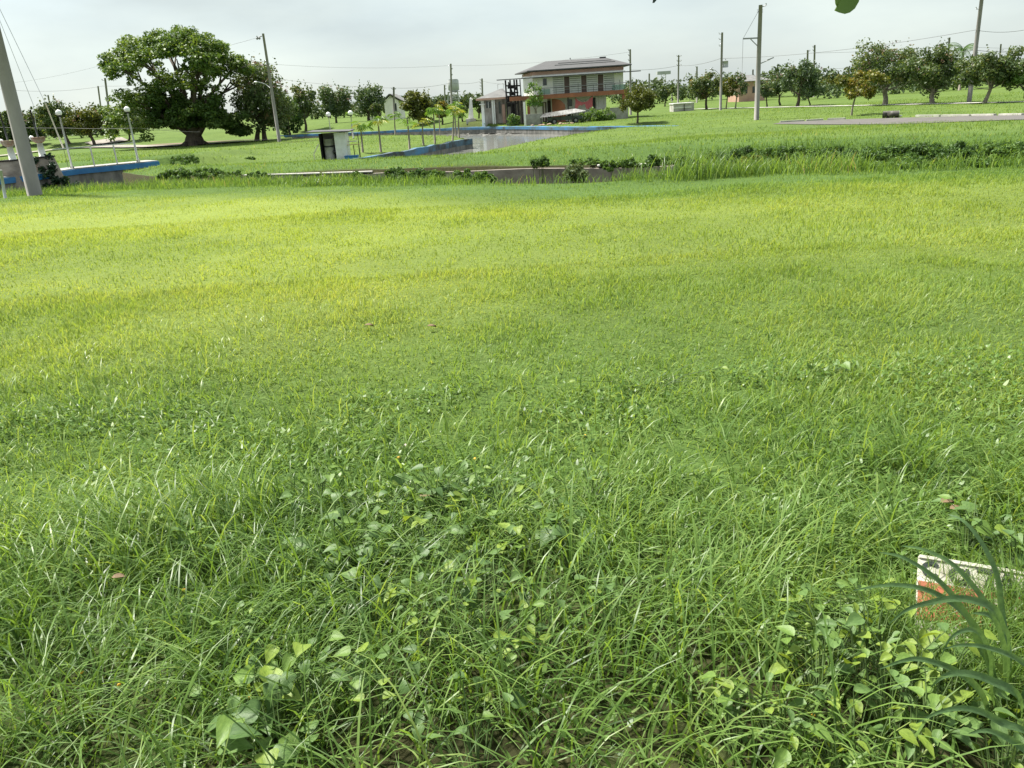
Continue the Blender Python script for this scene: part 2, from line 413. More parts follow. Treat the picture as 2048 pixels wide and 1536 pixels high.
class MB:
    """collects boxes, tubes and polygons in world coordinates; build() makes ONE mesh object"""
    def __init__(s): s.v = []; s.f = []; s.smooth = []
    def add(s, verts, faces, smooth=False):
        k = len(s.v); s.v += [tuple(map(float, p)) for p in verts]
        s.f += [tuple(i + k for i in q) for q in faces]; s.smooth += [smooth] * len(faces)
        return s
    def box(s, a, b):
        (x0, y0, z0), (x1, y1, z1) = np.minimum(a, b), np.maximum(a, b)
        return s.add([(x0, y0, z0), (x1, y0, z0), (x1, y1, z0), (x0, y1, z0), (x0, y0, z1), (x1, y0, z1), (x1, y1, z1), (x0, y1, z1)],
                     [(0, 3, 2, 1), (4, 5, 6, 7), (0, 1, 5, 4), (1, 2, 6, 5), (2, 3, 7, 6), (3, 0, 4, 7)])
    def prism(s, pts, z0, z1):
        n = len(pts)
        v = [(p[0], p[1], z0) for p in pts] + [(p[0], p[1], z1) for p in pts]
        return s.add(v, [tuple(range(n))[::-1], tuple(range(n, 2 * n))] + [(i, (i + 1) % n, n + (i + 1) % n, n + i) for i in range(n)])
    def slab(s, pts, th):
        """a polygon with thickness along its normal"""
        P = [Vector(tuple(map(float, p))) for p in pts]
        nrm = (P[1] - P[0]).cross(P[-1] - P[0]).normalized() * th
        n = len(P)
        return s.add([tuple(p) for p in P] + [tuple(p + nrm) for p in P],
                     [tuple(range(n))[::-1], tuple(range(n, 2 * n))] + [(i, (i + 1) % n, n + (i + 1) % n, n + i) for i in range(n)])
    def beam(s, p, q, w, h=None):
        """square bar between two points"""
        h = h or w
        p, q = Vector(tuple(map(float, p))), Vector(tuple(map(float, q)))
        d = (q - p).normalized(); a = Vector((0, 0, 1)) if abs(d.z) < .9 else Vector((0, 1, 0))
        x = d.cross(a).normalized() * w / 2; y = x.cross(d).normalized() * h / 2
        v = [tuple(e + i * x + j * y) for e in (p, q) for i, j in ((-1, -1), (1, -1), (1, 1), (-1, 1))]
        return s.add(v, [(0, 3, 2, 1), (4, 5, 6, 7), (0, 1, 5, 4), (1, 2, 6, 5), (2, 3, 7, 6), (3, 0, 4, 7)])
    def tube(s, pts, rad, n=8, caps=True):
        P = [Vector(tuple(map(float, p))) for p in pts]
        rad = [rad] * len(P) if np.isscalar(rad) else list(rad)
        v = []
        for i, p in enumerate(P):
            d = (P[min(i + 1, len(P) - 1)] - P[max(i - 1, 0)]).normalized()
            a = Vector((1, 0, 0)) if abs(d.x) < .8 else Vector((0, 1, 0))
            x = d.cross(a).normalized(); y = d.cross(x)
            for k in range(n):
                t = 2 * math.pi * k / n
                v.append(tuple(p + (x * math.cos(t) + y * math.sin(t)) * rad[i]))
        f = [(i * n + k, i * n + (k + 1) % n, (i + 1) * n + (k + 1) % n, (i + 1) * n + k) for i in range(len(P) - 1) for k in range(n)]
        s.add(v, f, True)
        if caps:
            k0 = len(s.v) - len(v)
            s.f += [tuple(range(k0, k0 + n)), tuple(range(k0 + len(v) - n, k0 + len(v)))[::-1]]; s.smooth += [False, False]
        return s
    def ball(s, c, r, n=14, m=9, sq=1.0):
        v = [(c[0], c[1], c[2] + r * sq)]
        for i in range(1, m):
            a = math.pi * i / m
            v += [(c[0] + r * math.sin(a) * math.cos(2 * math.pi * k / n), c[1] + r * math.sin(a) * math.sin(2 * math.pi * k / n), c[2] + r * sq * math.cos(a)) for k in range(n)]
        v.append((c[0], c[1], c[2] - r * sq))
        f = [(0, 1 + k, 1 + (k + 1) % n) for k in range(n)]
        for i in range(m - 2):
            a = 1 + i * n
            f += [(a + k, a + n + k, a + n + (k + 1) % n, a + (k + 1) % n) for k in range(n)]
        a = 1 + (m - 2) * n
        f += [(a + k, len(v) - 1, a + (k + 1) % n) for k in range(n)]
        return s.add(v, f, True)
    def build(s, name, mat, parent=None, bevel=0):
        off = ROOT[parent.name] if parent is not None else np.zeros(3)
        me = bpy.data.meshes.new(name)
        me.from_pydata([(a - off[0], b - off[1], c - off[2]) for a, b, c in s.v], [], s.f)
        me.polygons.foreach_set('use_smooth', s.smooth)
        me.update()
        o = link_mesh(name, me, mat, parent)
        return o
def box(name, a, b, mat, parent=None): return MB().box(a, b).build(name, mat, parent)

# ------------------------------------------------------------------ ground sheet
def yellow_at(x, y):
    """how far the turf has turned yellow green: mown middle of the field, patchy"""
    n1 = fnoise(x, y, 5.0, 11); n2 = fnoise(x * .5, y, 1.6, 12)
    mid = sstep(2.6, 9.0, y + (n1 - .5) * 5) * (1 - sstep(-7.5, -2.0, y - ynear(x) + (n2 - .5) * 4))
    far = .26 * sstep(2.5, 9, y - yfar(x))
    v = np.where(y < ynear(x), mid, far)
    return np.clip(v * (.62 + .5 * sstep(.3, .62, .6 * n1 + .4 * n2)), 0, 1)
US = np.linspace(-1.5, 1.5, 271)
US = np.sign(US) * (np.abs(US) / 1.5) ** 1.25 * 1.5
rows = [('n', t) for t in np.linspace(-.55, 1, 120)] + [('c', t) for t in np.linspace(.06, 1, 16)] + [('w', .012)]
far_rows = np.concatenate([np.linspace(.25, 4, 18), 4 + np.cumsum(np.geomspace(.25, .55, 170)), ])
far_rows = np.concatenate([far_rows, far_rows[-1] + np.cumsum(np.geomspace(.7, 9, 60)), [500, 800, 1500, 3000]])
rows += [('f', t) for t in far_rows]
GX, GY = [], []
for kind, t in rows:
    base = {'n': 20.7 * t, 'c': 20.7 + 6.8 * t, 'w': 27.5, 'f': 27.5 + t}[kind]
    x = US * (max(base, 0) + 4.5)
    xb = np.clip(x, -60, 60)
    yn, yf = ynear(xb), yfar(xb)
    if kind == 'n': y = yn * t
    elif kind == 'c': y = yn + (yf - yn) * t
    elif kind == 'w': y = yf + .03
    else:
        k = np.exp(-t / 14.0)
        y = 27.5 + t + (yf - 27.5) * k
    GX.append(x); GY.append(y)
GX = np.array(GX); GY = np.array(GY)
GZ = H(GX, GY)
nr, nc = GX.shape
idx = np.arange(nr * nc).reshape(nr, nc)
Q = np.stack([idx[:-1, :-1], idx[:-1, 1:], idx[1:, 1:], idx[1:, :-1]], -1).reshape(-1, 4)
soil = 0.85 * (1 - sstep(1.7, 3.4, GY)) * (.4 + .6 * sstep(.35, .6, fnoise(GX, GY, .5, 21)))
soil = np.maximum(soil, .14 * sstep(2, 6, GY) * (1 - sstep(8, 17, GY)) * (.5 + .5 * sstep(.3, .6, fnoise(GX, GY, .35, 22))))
canal = sstep(.4, 1.2, GY - ynear(GX)) * (1 - sstep(0, .3, GY - yfar(GX)))
soil = np.maximum(soil, canal * .9)
lipsoil = .75 * (1 - sstep(.1, 1.3, GY - yfar(GX))) * (GY > yfar(GX)) * sstep(.45, .7, vnoise(GX, GY * 0, 2.4, 8))
soil = np.maximum(soil, lipsoil)
soil = np.maximum(soil, (GZ < -1.81) * (GY > 40) * .9)
soil = np.maximum(soil, .55 * np.exp(-((GX + 2) / 4) ** 2 - ((GY - 101.5) / 3) ** 2))
P0 = G(575, 285)
soil = np.maximum(soil, .6 * np.exp(-((GX - P0[0] - 1.5) / 2.5) ** 2 - ((GY - P0[1]) / 2.0) ** 2))
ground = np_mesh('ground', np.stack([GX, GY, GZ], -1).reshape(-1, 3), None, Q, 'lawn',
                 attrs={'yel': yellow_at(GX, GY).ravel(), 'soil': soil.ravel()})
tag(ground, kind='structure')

# ------------------------------------------------------------------ canal wall, pond walls, water, paths
def ribbon_wall(name, pts, zt, zb, th, mat, step=1.5, capmat=None, wob=0.0):
    """a low wall along a plan polyline, as blocks joined end to end into one continuous body"""
    P = []
    for (ax, ay), (bx, by) in zip(pts[:-1], pts[1:]):
        n = max(1, int(math.hypot(bx - ax, by - ay) / step))
        P += [(ax + (bx - ax) * i / n, ay + (by - ay) * i / n) for i in range(n)]
    P.append(pts[-1])
    P = np.array(P); T = np.gradient(P, axis=0); T /= np.linalg.norm(T, axis=1)[:, None] + 1e-9
    N = np.stack([-T[:, 1], T[:, 0]], 1)
    v, f = [], []
    for i, p in enumerate(P):
        w = (vnoise(p[0], p[1], 1.1, 31) - .5) * wob
        zz = zt(p[0], p[1]) if callable(zt) else zt
        a, b = p + N[i] * th / 2, p - N[i] * th / 2
        v += [(*a, zb), (*b, zb), (*b, zz + w), (*a, zz + w)]
    for i in range(len(P) - 1):
        k = 4 * i
        for e in range(4):
            f.append((k + e, k + (e + 1) % 4, k + 4 + (e + 1) % 4, k + 4 + e))
    f += [(0, 3, 2, 1), (4 * (len(P) - 1), 4 * (len(P) - 1) + 1, 4 * (len(P) - 1) + 2, 4 * (len(P) - 1) + 3)]
    return MB().add(v, f).build(name, mat)
xs = np.linspace(-9.6, 13, 60)
cw = ribbon_wall('canal_wall', [(float(x), float(yfar(x)) - .10) for x in xs], lambda x, y: -.57 + .02 * math.sin(x * 1.3), -1.8, .2, 'canal_wall', .5)
tag(cw, 'stained concrete retaining wall on the far side of the drainage ditch', 'wall')
for i, (a, b) in enumerate([((487, 355), (640, 349)), ((645, 349), (745, 344)), ((1195, 329.5), (1235, 328.5)), ((1240, 328), (1300, 327))]):
    A, B = at(*a, float(yfar(atz(*a, -.5)[0])) - .05), at(*b, float(yfar(atz(*b, -.5)[0])) - .05)
    ya, yb = float(yfar(A[0])), float(yfar(B[0]))
    o = MB().slab([(A[0], ya - .26, -.52), (B[0], yb - .26, -.52), (B[0], yb + .12, -.52), (A[0], ya + .12, -.52)], .04).build('coping_slab', 'kerb', cw)
FW = [(x - .12, y - .3) for x, y in FAR_WALL]
fw = ribbon_wall('pond_wall', FW, -1.46, -2.9, .86, 'dark_concrete', 1.5, wob=.06)
tag(fw, 'long low blue painted pond wall below the houses', 'wall')
o = ribbon_wall('blue_band', FW, -1.20, -1.48, .94, 'blue_worn', 1.2, wob=.09); o.parent = fw
pw = ribbon_wall('pond_wall', [(x + .05, y - .12) for x, y in PEN_FRONT], -1.5, -2.9, .30, 'dark_concrete', 1.2, wob=.08)
tag(pw, 'curved blue mossy wall edging the papaya peninsula', 'wall')
o = ribbon_wall('blue_band', [(x + .05, y - .12) for x, y in PEN_FRONT], -1.18, -1.60, .38, 'blue_mossy', .6, wob=.12); o.parent = pw
MBs = MB()
cl = [tuple(atz(a, b, -1.2)[:2]) for a, b in [(1362, 251.5), (1320, 252), (1250, 252.5), (1180, 253)]]
o = ribbon_wall('bright_band', [(x - .0, y - .03) for x, y in cl], -1.19, -1.47, .5, 'blue_clean', 1.0, wob=.05)
o.parent = fw
o['label'] = 'cleaner bright blue stretch of the wall'

wz = -1.93
wp = np.array(POND)
me_w = MB().add([(x, y, wz) for x, y in [(-60, 140), (30, 140), (30, 44), (-60, 44)]], [(0, 3, 2, 1)])
# water sheet kept inside the pond bed: a polygon slightly larger than the pond so that the ground closes over its rim
cx_, cy_ = wp.mean(0)
me_w = MB().add([(x + (.3 if abs(x) < 99 else 0) * np.sign(x - cx_), y, wz) for x, y in POND], [tuple(range(len(POND)))[::-1]])
wo = me_w.build('water', 'water')
tag(wo, kind='structure')

def sheet_path(name, mid, widths, mat, lift=.02, step=1.0):
    """a path laid on the ground along a plan polyline"""
    P, Wd = [], []
    for i in range(len(mid) - 1):
        (ax, ay), (bx, by) = mid[i], mid[i + 1]
        n = max(1, int(math.hypot(bx - ax, by - ay) / step))
        for k in range(n):
            P.append((ax + (bx - ax) * k / n, ay + (by - ay) * k / n)); Wd.append(widths[i] + (widths[i + 1] - widths[i]) * k / n)
    P.append(mid[-1]); Wd.append(widths[-1])
    P = np.array(P); Wd = np.array(Wd)
    for _ in range(6): P[1:-1] = (P[:-2] + 2 * P[1:-1] + P[2:]) / 4
    T = np.gradient(P, axis=0); T /= np.linalg.norm(T, axis=1)[:, None]; N = np.stack([-T[:, 1], T[:, 0]], 1)
    v = []; m = 7
    for i in range(len(P)):
        for j in range(m):
            s_ = (j / (m - 1) - .5) * (Wd[i] + (vnoise(P[i, 0], P[i, 1], 1.3, j) - .5) * .3)
            q = P[i] + N[i] * s_
            v.append((q[0], q[1], hz(*q) + lift))
    f = [(i * m + j, i * m + j + 1, (i + 1) * m + j + 1, (i + 1) * m + j) for i in range(len(P) - 1) for j in range(m - 1)]
    o = MB().add(v, f, True).build(name, mat)
    return tag(o, kind='structure'), P, N, Wd
def gp(px, py): return tuple(G(px, py)[:2])
# asphalt curve on the right with its pale kerb stones
far_e = [gp(1552, 246), gp(1650, 241), gp(1800, 236.5), gp(1930, 233.5), gp(2048, 231.5), gp(2300, 228)]
near_e = [gp(1556, 248), gp(1650, 247.5), gp(1800, 245.5), gp(1930, 241.5), gp(2048, 238), gp(2300, 232)]
mid = [((a[0] + b[0]) / 2, (a[1] + b[1]) / 2) for a, b in zip(far_e, near_e)]
wd = [math.hypot(a[0] - b[0], a[1] - b[1]) for a, b in zip(far_e, near_e)]
road, RP, RN, RW = sheet_path('road', mid, wd, 'asphalt', .03)
for (a, b) in [((1560, 245.5), (1608, 242.8)), ((1612, 242.6), (1646, 240.8)), ((1656, 240.2), (1690, 239)), ((1832, 233.6), (1880, 233.2)), ((1884, 233.2), (1940, 232.6)), ((1944, 232.4), (1990, 231.8)), ((2000, 231.6), (2046, 231))]:
    A, B = G(*a), G(*b)
    MB().beam((A[0], A[1], A[2] + .05), (B[0], B[1], B[2] + .05), .22, .16).build('kerb_stone', 'kerb', road)
# pale footpath kerb further back
fp = [gp(1390, 218.6), gp(1500, 216.3), gp(1620, 213.5), gp(1760, 211), gp(1900, 208), gp(2048, 204.5), gp(2300, 199)]
sheet_path('footpath', fp, [1.3] * 7, 'kerb', .06, 1.5)
# track on the left, passing under the big tree
tr = [gp(-90, 323), gp(0, 313.5), gp(60, 306), gp(110, 300.5), gp(165, 295.5), gp(230, 294), gp(300, 295), gp(360, 292.5), gp(430, 288.5), gp(500, 283.5), gp(545, 280.5)]
sheet_path('track', tr, [2.6, 2.6, 2.6, 3, 4.5, 4, 3, 3.2, 3.2, 2.5, 1.2], 'gravel_path', .16, 1.5)
sheet_path('yard_path', [gp(178, 290), gp(215, 283), gp(250, 279)], [4, 6, 5], 'gravel_path', .17, 1.5)
sheet_path('shaded_soil', [gp(300, 292), gp(350, 290.5), gp(400, 288.5), gp(455, 285.5), gp(520, 281)], [1, 4, 5, 4, 1], 'dirt', .20, 1.5)  # brown soil strip that also paints in the big tree's shadow band

# ------------------------------------------------------------------ grass
def blade_mesh(x, y, z, L, w, th0, th1, k, az, yaw=None):
    """n blades at once: k segments each, bending by th0 (lean at root) + th1 (droop at tip) towards az"""
    n = len(x)
    yaw = RG.normal(0, .5, n) if yaw is None else yaw
    dx, dy = np.cos(az), np.sin(az)
    sx, sy = -np.sin(az + yaw), np.cos(az + yaw)
    V = np.zeros((n, 2 * k + 1, 3), np.float32)
    r = np.zeros(n); h = np.zeros(n)
    for i in range(k + 1):
        t = i / k
        if i:
            a = th0 + th1 * ((i - .5) / k) ** 1.3
            r = r + L / k * np.sin(a); h = h + L / k * np.cos(a)
        px, py, pz = x + dx * r, y + dy * r, z + h
        if i < k:
            hw = w / 2 * (1 - .85 * t ** 1.7) * (1 if i else .7)
            V[:, 2 * i] = np.stack([px - sx * hw, py - sy * hw, pz], -1)
            V[:, 2 * i + 1] = np.stack([px + sx * hw, py + sy * hw, pz], -1)
        else:
            V[:, 2 * k] = np.stack([px, py, pz], -1)
    b = (np.arange(n) * (2 * k + 1))[:, None]
    q = []
    for i in range(k - 1):
        q.append(b + np.array([2 * i, 2 * i + 1, 2 * i + 3, 2 * i + 2])[None])
    Q = np.concatenate(q) if q else None
    T = b + np.array([2 * k - 2, 2 * k - 1, 2 * k])[None]
    return V.reshape(-1, 3), Q, T, 2 * k + 1
def grass_object(name, parts, mat='grass', kind='stuff', parent=None):
    Vs, Qs, Ts, tints, yels = [], [], [], [], []
    off = 0
    for (V, Q, T, m, tint, yel) in parts:
        Vs.append(V); Ts.append(T + off)
        if Q is not None: Qs.append(Q + off)
        tints.append(np.repeat(tint, m)); yels.append(np.repeat(yel, m)); off += len(V)
    o = np_mesh(name, np.concatenate(Vs), np.concatenate(Ts), np.concatenate(Qs) if Qs else None, mat, parent,
                attrs={'tint': np.concatenate(tints), 'yel': np.concatenate(yels)})
    return tag(o, kind=kind) if kind else o
def scatter(n, y0, y1, side=.76, marg=1.5, ypow=None):
    """points spread evenly over the seen wedge of the field between two distances"""
    y = np.sqrt(RG.random(n * 2) * (y1 * y1 - y0 * y0) + y0 * y0)
    lim = side * y + marg
    x = (RG.random(n * 2) * 2 - 1) * (side * y1 + marg)
    k = np.abs(x) < lim
    return x[k][:n], y[k][:n]
def field_blades(n, y0, y1, Lr, wr, th1r, k, clump, lean=.35, ymax_edge=.6, tshift=0.0, yscale=1.0, fade=None, thin=True):
    x, y = scatter(n, y0, y1)
    keep = y < ynear(x) + ymax_edge
    x, y = x[keep], y[keep]
    # gather blades into tufts and let the sward thin out in places
    cl = fnoise(x, y, clump, 41)
    keep = RG.random(len(x)) < (.18 + 1.3 * sstep(.32, .60, cl) if thin else .62 + .6 * sstep(.25, .6, cl))
    hol = .6 * np.exp(-((x + .22) / .75) ** 2 - ((y - 2.28) / .26) ** 2) + .45 * (1 - sstep(1.3, 1.9, y)) * sstep(.4, .6, fnoise(x, y, .45, 73)) + .35 * sstep(.56, .68, fnoise(x, y, .55, 74)) * (1 - sstep(2, 3, y))
    keep &= RG.random(len(x)) > hol
    if fade: keep &= RG.random(len(x)) < 1 - fade[2] * sstep(fade[0], fade[1], y + (fnoise(x, y, 1.8, 49) - .5) * 3)
    x, y, cl = x[keep], y[keep], cl[keep]
    n = len(x)
    tall = .62 + .8 * sstep(.32, .72, fnoise(x, y, clump * 3, 43))
    L = RG.uniform(*Lr, n) * tall * RG.choice([.7, 1, 1.25], n, p=[.35, .5, .15])
    if fade: L = L * (1 - .55 * sstep(1.8, fade[1], y))
    w = RG.uniform(*wr, n)
    az = RG.uniform(0, 2 * math.pi, n) * .8 + (vnoise(x, y, clump * 1.5, 44) * 4 * math.pi) * .35
    V, Q, T, m = blade_mesh(x, y, H(x, y) - .01, L, w, np.abs(RG.normal(0, lean, n)), RG.uniform(*th1r, n), k, az)
    tint = np.clip(RG.normal(.42, .24, n) + (fnoise(x, y, 1.3, 45) - .5) * .7 + tshift + .26 * sstep(2.0, 4, y), 0, .95)
    yel = np.clip(yellow_at(x, y) * yscale + RG.normal(0, .08, n), 0, 1)
    return (V, Q, T, m, tint, yel)
near_parts = [
    field_blades(33000, .9, 3.2, (.13, .34), (.0042, .0095), (.7, 2.4), 5, .26, .48, tshift=.12),
    field_blades(86000, .9, 6.8, (.07, .19), (.0038, .0080), (.5, 2.0), 3, .20, .58, tshift=.05, fade=(2.8, 6.6, .96)),
    field_blades(92000, .9, 5.4, (.03, .10), (.0038, .0075), (.3, 1.6), 2, .15, .65, fade=(3.4, 5.4, .9)),
    field_blades(30000, 3.0, 8.0, (.10, .26), (.005, .010), (.6, 2.1), 4, .45, .48, tshift=.1, fade=(3.0, 8.0, .93)),
]
# low broad leaves that fill the gaps between the blades
nu = 22000
x, y = scatter(nu, 1.0, 4.5); keep = RG.random(len(x)) < sstep(.35, .6, fnoise(x, y, .6, 71)); x, y = x[keep], y[keep]; nu = len(x)
V, Q, T, m_ = blade_mesh(x, y, H(x, y) + RG.uniform(.0, .09, nu), RG.uniform(.018, .045, nu), RG.uniform(.010, .022, nu), RG.uniform(.6, 1.5, nu), RG.uniform(-.2, .6, nu), 3, RG.uniform(0, 6.28, nu))
near_parts.append((V, Q, T, m_, np.clip(RG.normal(.55, .2, nu), 0, .93), np.zeros(nu)))
grass_object('foreground_grass', near_parts)['label'] = 'long arching green grass in the foreground'
mid_parts = [
    field_blades(120000, 2.6, 8.5, (.035, .095), (.006, .011), (.4, 1.6), 2, .22, .6, thin=False, tshift=.08),
    field_blades(135000, 2.6, 8.5, (.025, .07), (.007, .012), (.2, 1.0), 1, .22, .7, thin=False, tshift=.08),
    field_blades(110000, 8.0, 15.5, (.035, .08), (.010, .016), (.3, 1.2), 2, .5, .6, thin=False),
    field_blades(130000, 8.0, 15.5, (.03, .07), (.011, .018), (.3, 1.2), 1, .5, .7, thin=False),
    field_blades(6000, 8.0, 15, (.08, .16), (.009, .014), (.4, 1.6), 3, .5, .5),
    field_blades(290000, 13.5, 31, (.03, .085), (.018, .028), (.2, 1.0), 1, .8, .6, thin=False),
]
grass_object('field_grass', mid_parts, 'turf')['label'] = 'short yellow green mown grass across the field'
def edge_blades(n, f, x0, x1, d0, d1, Lr, wr, k, th1r=(.3, 1.4), tshift=0, yadd=0.0, dens=None):
    x = RG.uniform(x0, x1, n); y = f(x) + RG.uniform(d0, d1, n)
    if dens is not None:
        kk = RG.random(n) < dens(x, y); x, y = x[kk], y[kk]
    n = len(x)
    L = RG.uniform(*Lr, n) * (.6 + .9 * fnoise(x, y, 1.0, 47)); w = RG.uniform(*wr, n)
    V, Q, T, m = blade_mesh(x, y, H(x, y) - .02, L, w, np.abs(RG.normal(0, .3, n)), RG.uniform(*th1r, n), k, RG.uniform(0, 6.283, n))
    tint = np.clip(RG.normal(.45, .22, n) + (fnoise(x, y, 1.5, 45) - .5) * .7 + tshift, 0, 1)
    return (V, Q, T, m, tint, np.clip(yellow_at(x, y) * .5 + yadd + RG.normal(0, .1, n), 0, 1))
edge_parts = [
    edge_blades(16000, ynear, -22, 15, -1.6, .9, (.12, .34), (.014, .024), 2, tshift=.0, yadd=.12, dens=lambda x, y: 1 - .8 * np.exp(-((x - 1.6) / 2.4) ** 2)),
    edge_blades(2200, ynear, 2.8, 8, -.9, .9, (.22, .5), (.014, .024), 3, tshift=.05, yadd=.10),
    edge_blades(5000, ynear, -20, -1.0, -.6, 1.0, (.2, .42), (.014, .024), 3, tshift=0, yadd=.08),
    edge_blades(26000, yfar, -24, 18, .25, 3.8, (.05, .15), (.014, .026), 2, tshift=.05, yadd=.2, dens=lambda x, y: .35 + .9 * sstep(.35, .6, fnoise(x, y, 1.5, 51))),
    edge_blades(6000, yfar, 5.5, 18, -.4, 2.2, (.10, .26), (.016, .028), 2, tshift=-.1, yadd=0),
]
grass_object('ditch_grass', edge_parts, 'turf')['label'] = 'taller grass along both edges of the drainage ditch'
def far_blades(n, y0, y1, Lr, wr):
    x, y = scatter(n, y0, y1)
    keep = (y > yfar(x) + 3.5) & (~inpoly(x, y, POND) | (y < 40)) & (segdist(x, y, [tuple(p) for p in RP]) > 3.0)
    x, y = x[keep], y[keep]; n = len(x)
    L = RG.uniform(*Lr, n) * (.5 + 1.0 * fnoise(x, y, 2.5, 52))
    V, Q, T, m = blade_mesh(x, y, H(x, y) - .02, L, RG.uniform(*wr, n), np.abs(RG.normal(0, .4, n)), RG.uniform(.2, 1.0, n), 1, RG.uniform(0, 6.283, n))
    tint = np.clip(RG.normal(.5, .2, n) + (fnoise(x, y, 3, 45) - .5) * .6, 0, 1)
    return (V, Q, T, m, tint, np.clip(yellow_at(x, y) + RG.normal(0, .1, n), 0, 1))
grass_object('far_lawn_grass', [far_blades(60000, 25, 50, (.06, .16), (.03, .05)), far_blades(60000, 50, 100, (.08, .2), (.05, .09))], 'turf')['label'] = 'lawn grass beyond the ditch around the pond'

# ------------------------------------------------------------------ the two storey house and its annexe
HY = 99.0                                        # front wall distance
GZ0 = -1.25
def bp(px, py, Y=HY):
    p = at(px, py, Y); return p[0], p[2]
house = thing('house', 'two storey white house with grey hipped roof and orange balcony beam', 'house', (10.0, HY, GZ0))
zt2, zcan, zeave, zridge = 1.98, 3.86, 4.62, 5.8
# upper storey wall, with the left flank running back at an angle
up_plan = [(4.75, HY), (15.5, HY), (15.5, HY + 7.5), (3.9, HY + 7.5)]
MB().prism(up_plan, zt2 - .02, zeave - .05).build('upper_wall', 'white_wall', house)
MB().box((4.7, HY - .05, zeave - .42), (15.55, HY - .003, zeave - .06)).build('trim_band', 'peach_trim', house)
MB().beam((4.68, HY - .02, zeave - .24), (3.84, HY + 7.5, zeave - .24), .08, .36).build('trim_band', 'peach_trim', house)
# hipped roof with its ridge, two pale battens and a small vent
e = [(4.1, HY - .75, zeave), (16.4, HY - .75, zeave), (16.4, HY + 8.2, zeave), (2.9, HY + 8.2, zeave)]
r1, r2 = (6.6, HY + 3.6, zridge), (13.9, HY + 3.6, zridge)
et = [(a, b, c + .12) for a, b, c in e]
roof = MB().add(e + et + [r1, r2], [(0, 3, 2, 1), (0, 1, 5, 4), (1, 2, 6, 5), (2, 3, 7, 6), (3, 0, 4, 7), (4, 5, 9, 8), (5, 6, 9), (6, 7, 8, 9), (7, 4, 8)]).build('roof', 'roof_grey', house)
for t, a, b in ((.62, 8.0, 14.4), (.40, 7.5, 14.7)):
    y = HY - .75 + (3.6 + .75) * t; z = zeave + .12 + (zridge - zeave - .12) * t
    MB().beam((a, y, z + .03), (b, y, z + .03), .09, .07).build('roof_batten', 'sheet_metal', roof)
MB().beam((13.2, HY + 3.6, zridge + .03), (13.95, HY + 3.6, zridge + .03), .5, .14).build('ridge_cap', 'roof_grey', roof)
MB().tube([(9.6, HY + 3.4, zridge - .05), (9.6, HY + 3.4, zridge + .2)], .07, 6).build('vent_pipe', 'steel', roof)
# canopy slab across the whole front
MB().slab([(.5, HY - 1.4, zcan), (17.35, HY - 1.4, zcan), (17.35, HY - .02, zcan + .03), (.5, HY - .02, zcan + .03)], .10).build('canopy', 'roof_grey', house)
MB().slab([(3.4, HY - 1.0, zcan + .12), (15.6, HY - 1.0, zcan + .12), (15.6, HY - .02, zcan + .15), (3.4, HY - .02, zcan + .15)], .09).build('canopy_edge', 'white_paint', house)
# three brown doors with siding boards between them
doors = [(8.48, 9.11), (10.51, 11.14), (12.48, 13.13)]
for a, b in doors:
    d = box('door', (a, HY - .05, zt2), (b, HY - .004, zcan - .02), 'brown_door', house)
    box('door_frame', (a - .06, HY - .035, zt2), (a - .003, HY - .006, zcan - .01), 'white_paint', d)
    box('door_frame', (b + .003, HY - .035, zt2), (b + .06, HY - .006, zcan - .01), 'white_paint', d)
    box('handle', (b - .09, HY - .09, zt2 + .95), (b - .05, HY - .052, zt2 + 1.02), 'steel', d)
spans = [(7.15, 8.41), (9.18, 10.44), (11.21, 12.41), (13.2, 14.42)]
for a, b in spans:
    box('siding_shadow', (a, HY - .02, zt2 + .01), (b, HY - .004, zcan - .03), 'dark_concrete', house)  # added dark sheet, painted shadow lines seen between the boards
    for k in range(8):
        z = zt2 + .03 + k * .228
        box('siding_board', (a, HY - .06, z), (b, HY - .022, z + .165), 'siding', house)
w = box('window', (5.96, HY - .03, 3.01), (6.42, HY - .004, 3.78), 'dark_glass', house)
for a, b in (((5.9, 2.95), (5.957, 3.84)), ((6.423, 2.95), (6.48, 3.84)), ((5.96, 2.95), (6.42, 3.007)), ((5.96, 3.783), (6.42, 3.84))):
    box('window_frame', (a[0], HY - .05, a[1]), (b[0], HY - .006, b[1]), 'white_paint', w)
# balcony: slab, orange fascia, rail and posts with green glass
box('balcony_slab', (3.9, HY - 1.2, zt2 - .2), (15.6, HY - .006, zt2 - .01), 'concrete', house)
box('fascia_beam', (1.85, HY - 1.3, zt2 - .47), (15.72, HY - 1.204, zt2 + .0), 'orange_paint', house)
rail = MB().tube([(5.4, HY - 1.25, zt2 + .72), (17.0, HY - 1.25, zt2 + .78)], .035, 6).build('balcony_rail', 'steel', house)
MB().tube([(6.9, HY - 1.25, zt2 + .42), (15.6, HY - 1.25, zt2 + .44)], .018, 5).build('rail_wire', 'steel', rail)
for x in (6.0, 7.4, 8.8, 10.0, 10.9, 11.8, 13.2, 14.3, 14.9, 15.6):
    MB().tube([(x, HY - 1.25, zt2), (x, HY - 1.25, zt2 + (1.1 if x in (10.0, 14.9) else .78))], .022, 6).build('rail_post', 'black_iron', rail)
m, n, l, b = newmat('green_glass')
b.inputs['Base Color'].default_value = (.45, .62, .55, 1); b.inputs['Roughness'].default_value = .05; b.inputs['Transmission Weight'].default_value = .9; b.inputs['IOR'].default_value = 1.1
for a, c in ((5.4, 6.7), (14.0, 15.5)):
    box('glass_panel', (a, HY - 1.262, zt2 + .03), (c, HY - 1.25, zt2 + .6), 'green_glass', rail)
